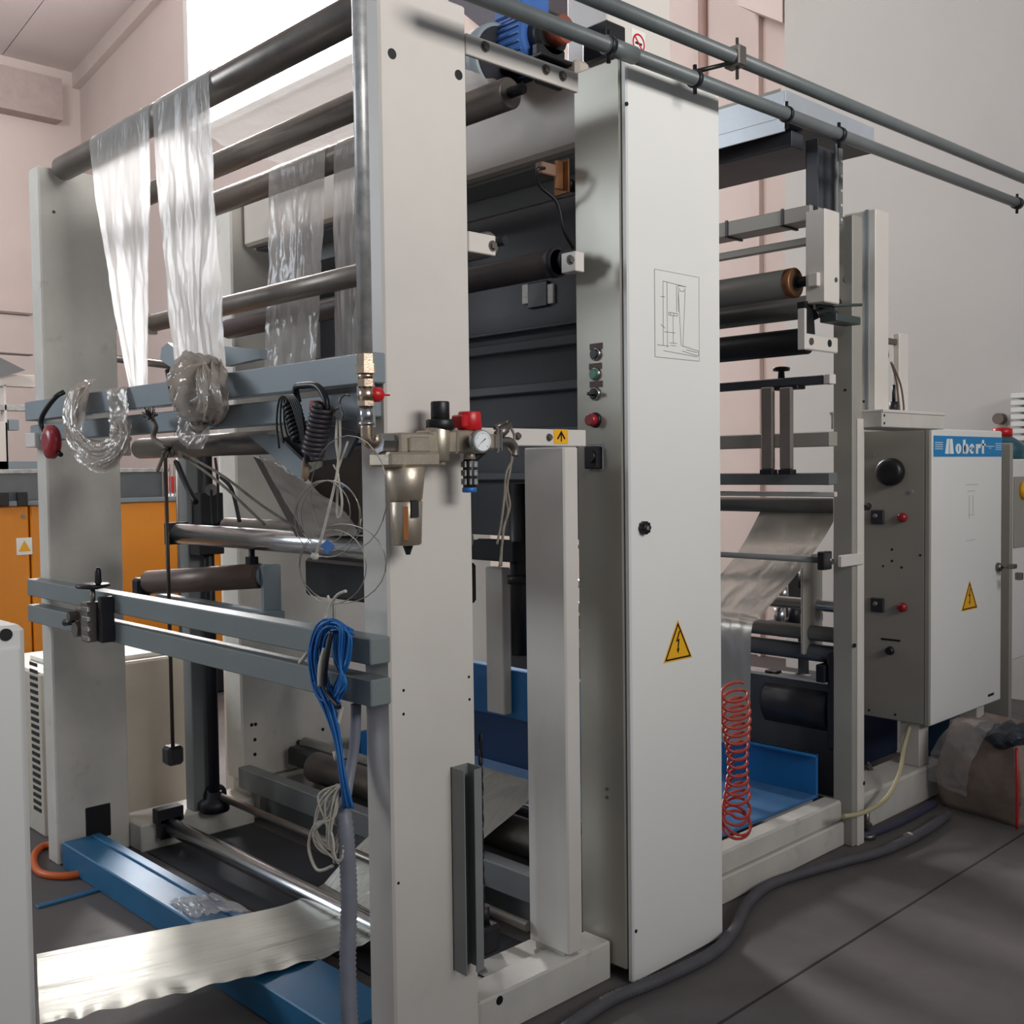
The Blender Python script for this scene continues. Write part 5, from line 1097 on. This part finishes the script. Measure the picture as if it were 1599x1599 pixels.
obj('red_seam', G().tube([ctr+ax_*.20-ay_*.13+Vector((0, 0, .01)), ctr+ax_*.20-ay_*.13+Vector((0, 0, .2)), ctr+ax_*.17-ay_*.09+Vector((0, 0, .33))], .006), red, sk)
mg = G(); bmesh.ops.create_icosphere(mg.bm, subdivisions=4, radius=.1)
for v in mg.bm.verts: v.co = ctr+ax_*(.08+v.co.x*1.1)+ay_*(-.02+v.co.y)+Vector((0, 0, .36+v.co.z*.45))
obj('dark_mouth_wad', crumple(mg, .03, 2, 9, 30), mat('dark_mouth_wad', (46, 50, 60), .4), sk)  # dark crumpled blob standing in for the dark open mouth of the sack

# ------------------------------------------------------------------ background machines on the left
om = thing('orange_machine', 'orange machine cabinet with glass guard beyond the left post', 'machine', (2.4, 6.9, 0))
oy = 6.55
obj('base_plinth', G().box(1.2, 3.75, oy+.1, 7.6, 0, .26, .01), black, om)
xs = [at(-30, 900, 'Y', oy).x, at(64, 900, 'Y', oy).x, at(190, 900, 'Y', oy).x, at(262, 900, 'Y', oy).x, at(352, 900, 'Y', oy).x]
zt_ = at(60, 789, 'Y', oy).z
obj('door_panel', G().box(xs[0], xs[1]-.06, oy, oy+.05, .26, zt_, .008), orange, om)
obj('door_panel', G().box(xs[1]-.05, xs[3]-.005, oy, oy+.05, .26, zt_, .008), orange, om)
obj('door_panel', G().box(xs[3]+.005, xs[4]+.05, oy, oy+.05, .26, zt_, .008), orange, om)
obj('carcass', G().box(xs[0], xs[4]+.05, oy+.05, 7.6, .26, zt_-.01, .008), orange, om)
obj('work_top', G().box(xs[0]-.02, xs[4]+.07, oy-.02, 7.6, zt_, zt_+.03, .004), bluegrey, om)
obj('glass_guard', G().box(xs[0], xs[2]+.35, oy+.05, oy+.07, zt_+.03, zt_+.19, .002), glass, om)
obj('guard_rail', G().box(xs[0], xs[2]+.36, oy+.04, oy+.09, zt_+.19, zt_+.215, .002), galv, om)
for k, px in enumerate((5, 35)):
    q = at(px, 757, 'Y', oy-.03); obj('toggle_switch', G().box(q.x-.03, q.x+.03, oy-.03, oy+.0, zt_+.0, zt_+.08, .004), black, om)
q = at(38, 853, 'Y', oy); st_ = obj('warning_plate', G().box(q.x-.045, q.x+.045, oy-.003, oy, q.z-.05, q.z+.05, .001), signwhite, om)
g = G().prism([(q.x-.035, oy-.004, q.z-.03), (q.x+.035, oy-.004, q.z-.03), (q.x, oy-.004, q.z+.035)], (0, -.001, 0)); tr_ = obj('warning_triangle', g, yellow, st_)
obj('lock', G().cyl((at(36, 806, 'Y', oy).x, oy-.006, at(36, 806, 'Y', oy).z), (at(36, 806, 'Y', oy).x, oy, at(36, 806, 'Y', oy).z), .012), dullsteel, om)
for k in range(2): 
    q = at(245+k*28, 745, 'Y', oy+.2); obj('red_part', G().box(q.x-.02, q.x+.02, oy+.2, oy+.25, zt_+.05, zt_+.16), red, om)
obj('grey_part', G().lathe((at(222, 752, 'Y', oy+.2).x, oy+.25, zt_+.03), (0, 0, 1), [(0, .09), (.07, .09), (.08, .07)], 20), midgrey, om)
rg_ = G()
for k in range(6):
    q = at(256+k*6, 750, 'Y', oy+.0); rg_.cyl((q.x, oy+.02, zt_+.03), (q.x, oy+.02, zt_+.24), .004, n=6)
obj('wire_guard', rg_, dullsteel, om)
rb_ = thing('beige_side_cabinet', 'beige cabinet with louvred side standing behind the left post', 'cabinet', (1.95, 4.7, 0))
cy0 = 4.5; X0c = 1.64; X1c = 2.29; zc = at(250, 1027, 'Y', cy0).z
obj('cabinet_body', G().box(X0c, X1c, cy0, 5.1, 0.0, zc, .01), mat('beige_cabinet', (188, 180, 166), .5, var=.04, dirt=.25), rb_)
obj('top_papers', G().box(X0c+.1, X1c-.06, cy0+.05, 4.9, zc, zc+.02, .003), paper, rb_)
for k in range(22): obj('louvre', G().box(X0c-.003, X0c+.001, cy0+.04, cy0+.12, .1+k*.029, .115+k*.029, 0), black, rb_)
# left background frames
lfm = thing('background_frame', 'grey and beige machine framework against the far left wall', 'machine frame', (4, 12, 0))
yb_ = 11.5
def bgb(p0, p1, m_, nm='frame_bar', th=.12):
    a = at(*p0, 'Y', yb_); b = at(*p1, 'Y', yb_); obj(nm, G().box(a.x, b.x, yb_, yb_+th, b.z, a.z, .004), m_, lfm)
bgb((0, 583), (56, 605), cream); bgb((-40, 630), (48, 642), galv); bgb((-40, 658), (14, 735), cream); bgb((14, 655), (30, 672), bluegrey); bgb((-40, 484), (50, 492), dullsteel); bgb((-40, 547), (52, 555), dullsteel); bgb((-30, 720), (64, 737), bluegrey)
bgb((6, 600), (14, 735), cream)
obj('angled_plate', G().prism([at(-20, 548, 'Y', yb_-.2), at(40, 578, 'Y', yb_-.2), at(0, 590, 'Y', yb_-.2), at(-20, 590, 'Y', yb_-.2)], (0, .03, 0)), midgrey, lfm)
# white frame & upright pieces seen beneath film strips
bf = thing('rear_upright', 'pale upright column seen between the two film strips', 'column', (3.5, 6.2, 0))
a = at(238, 300, 'Y', 6.1); b = at(262, 300, 'Y', 6.1)
obj('upright_body', G().box(2.46, 2.52, 4.42, 4.5, 0, 2.5, .005), cream, bf)
rp2 = thing('far_rails', 'thin dark rails beyond the machine at left', 'rail', (2.5, 6, 1.9))
obj('rail', G().cyl(at(180, 508, 'Y', 5.6), at(275, 505, 'Y', 5.6), .02), dullsteel, rp2)
obj('rail', G().cyl(at(180, 560, 'Y', 5.6), at(275, 572, 'Y', 5.6), .02), dullsteel, rp2)
obj('rail_post', G().cyl((at(275, 560, 'Y', 5.6).x, 5.6, 0), (at(275, 560, 'Y', 5.6).x, 5.6, at(275, 500, 'Y', 5.6).z), .02), dullsteel, rp2)
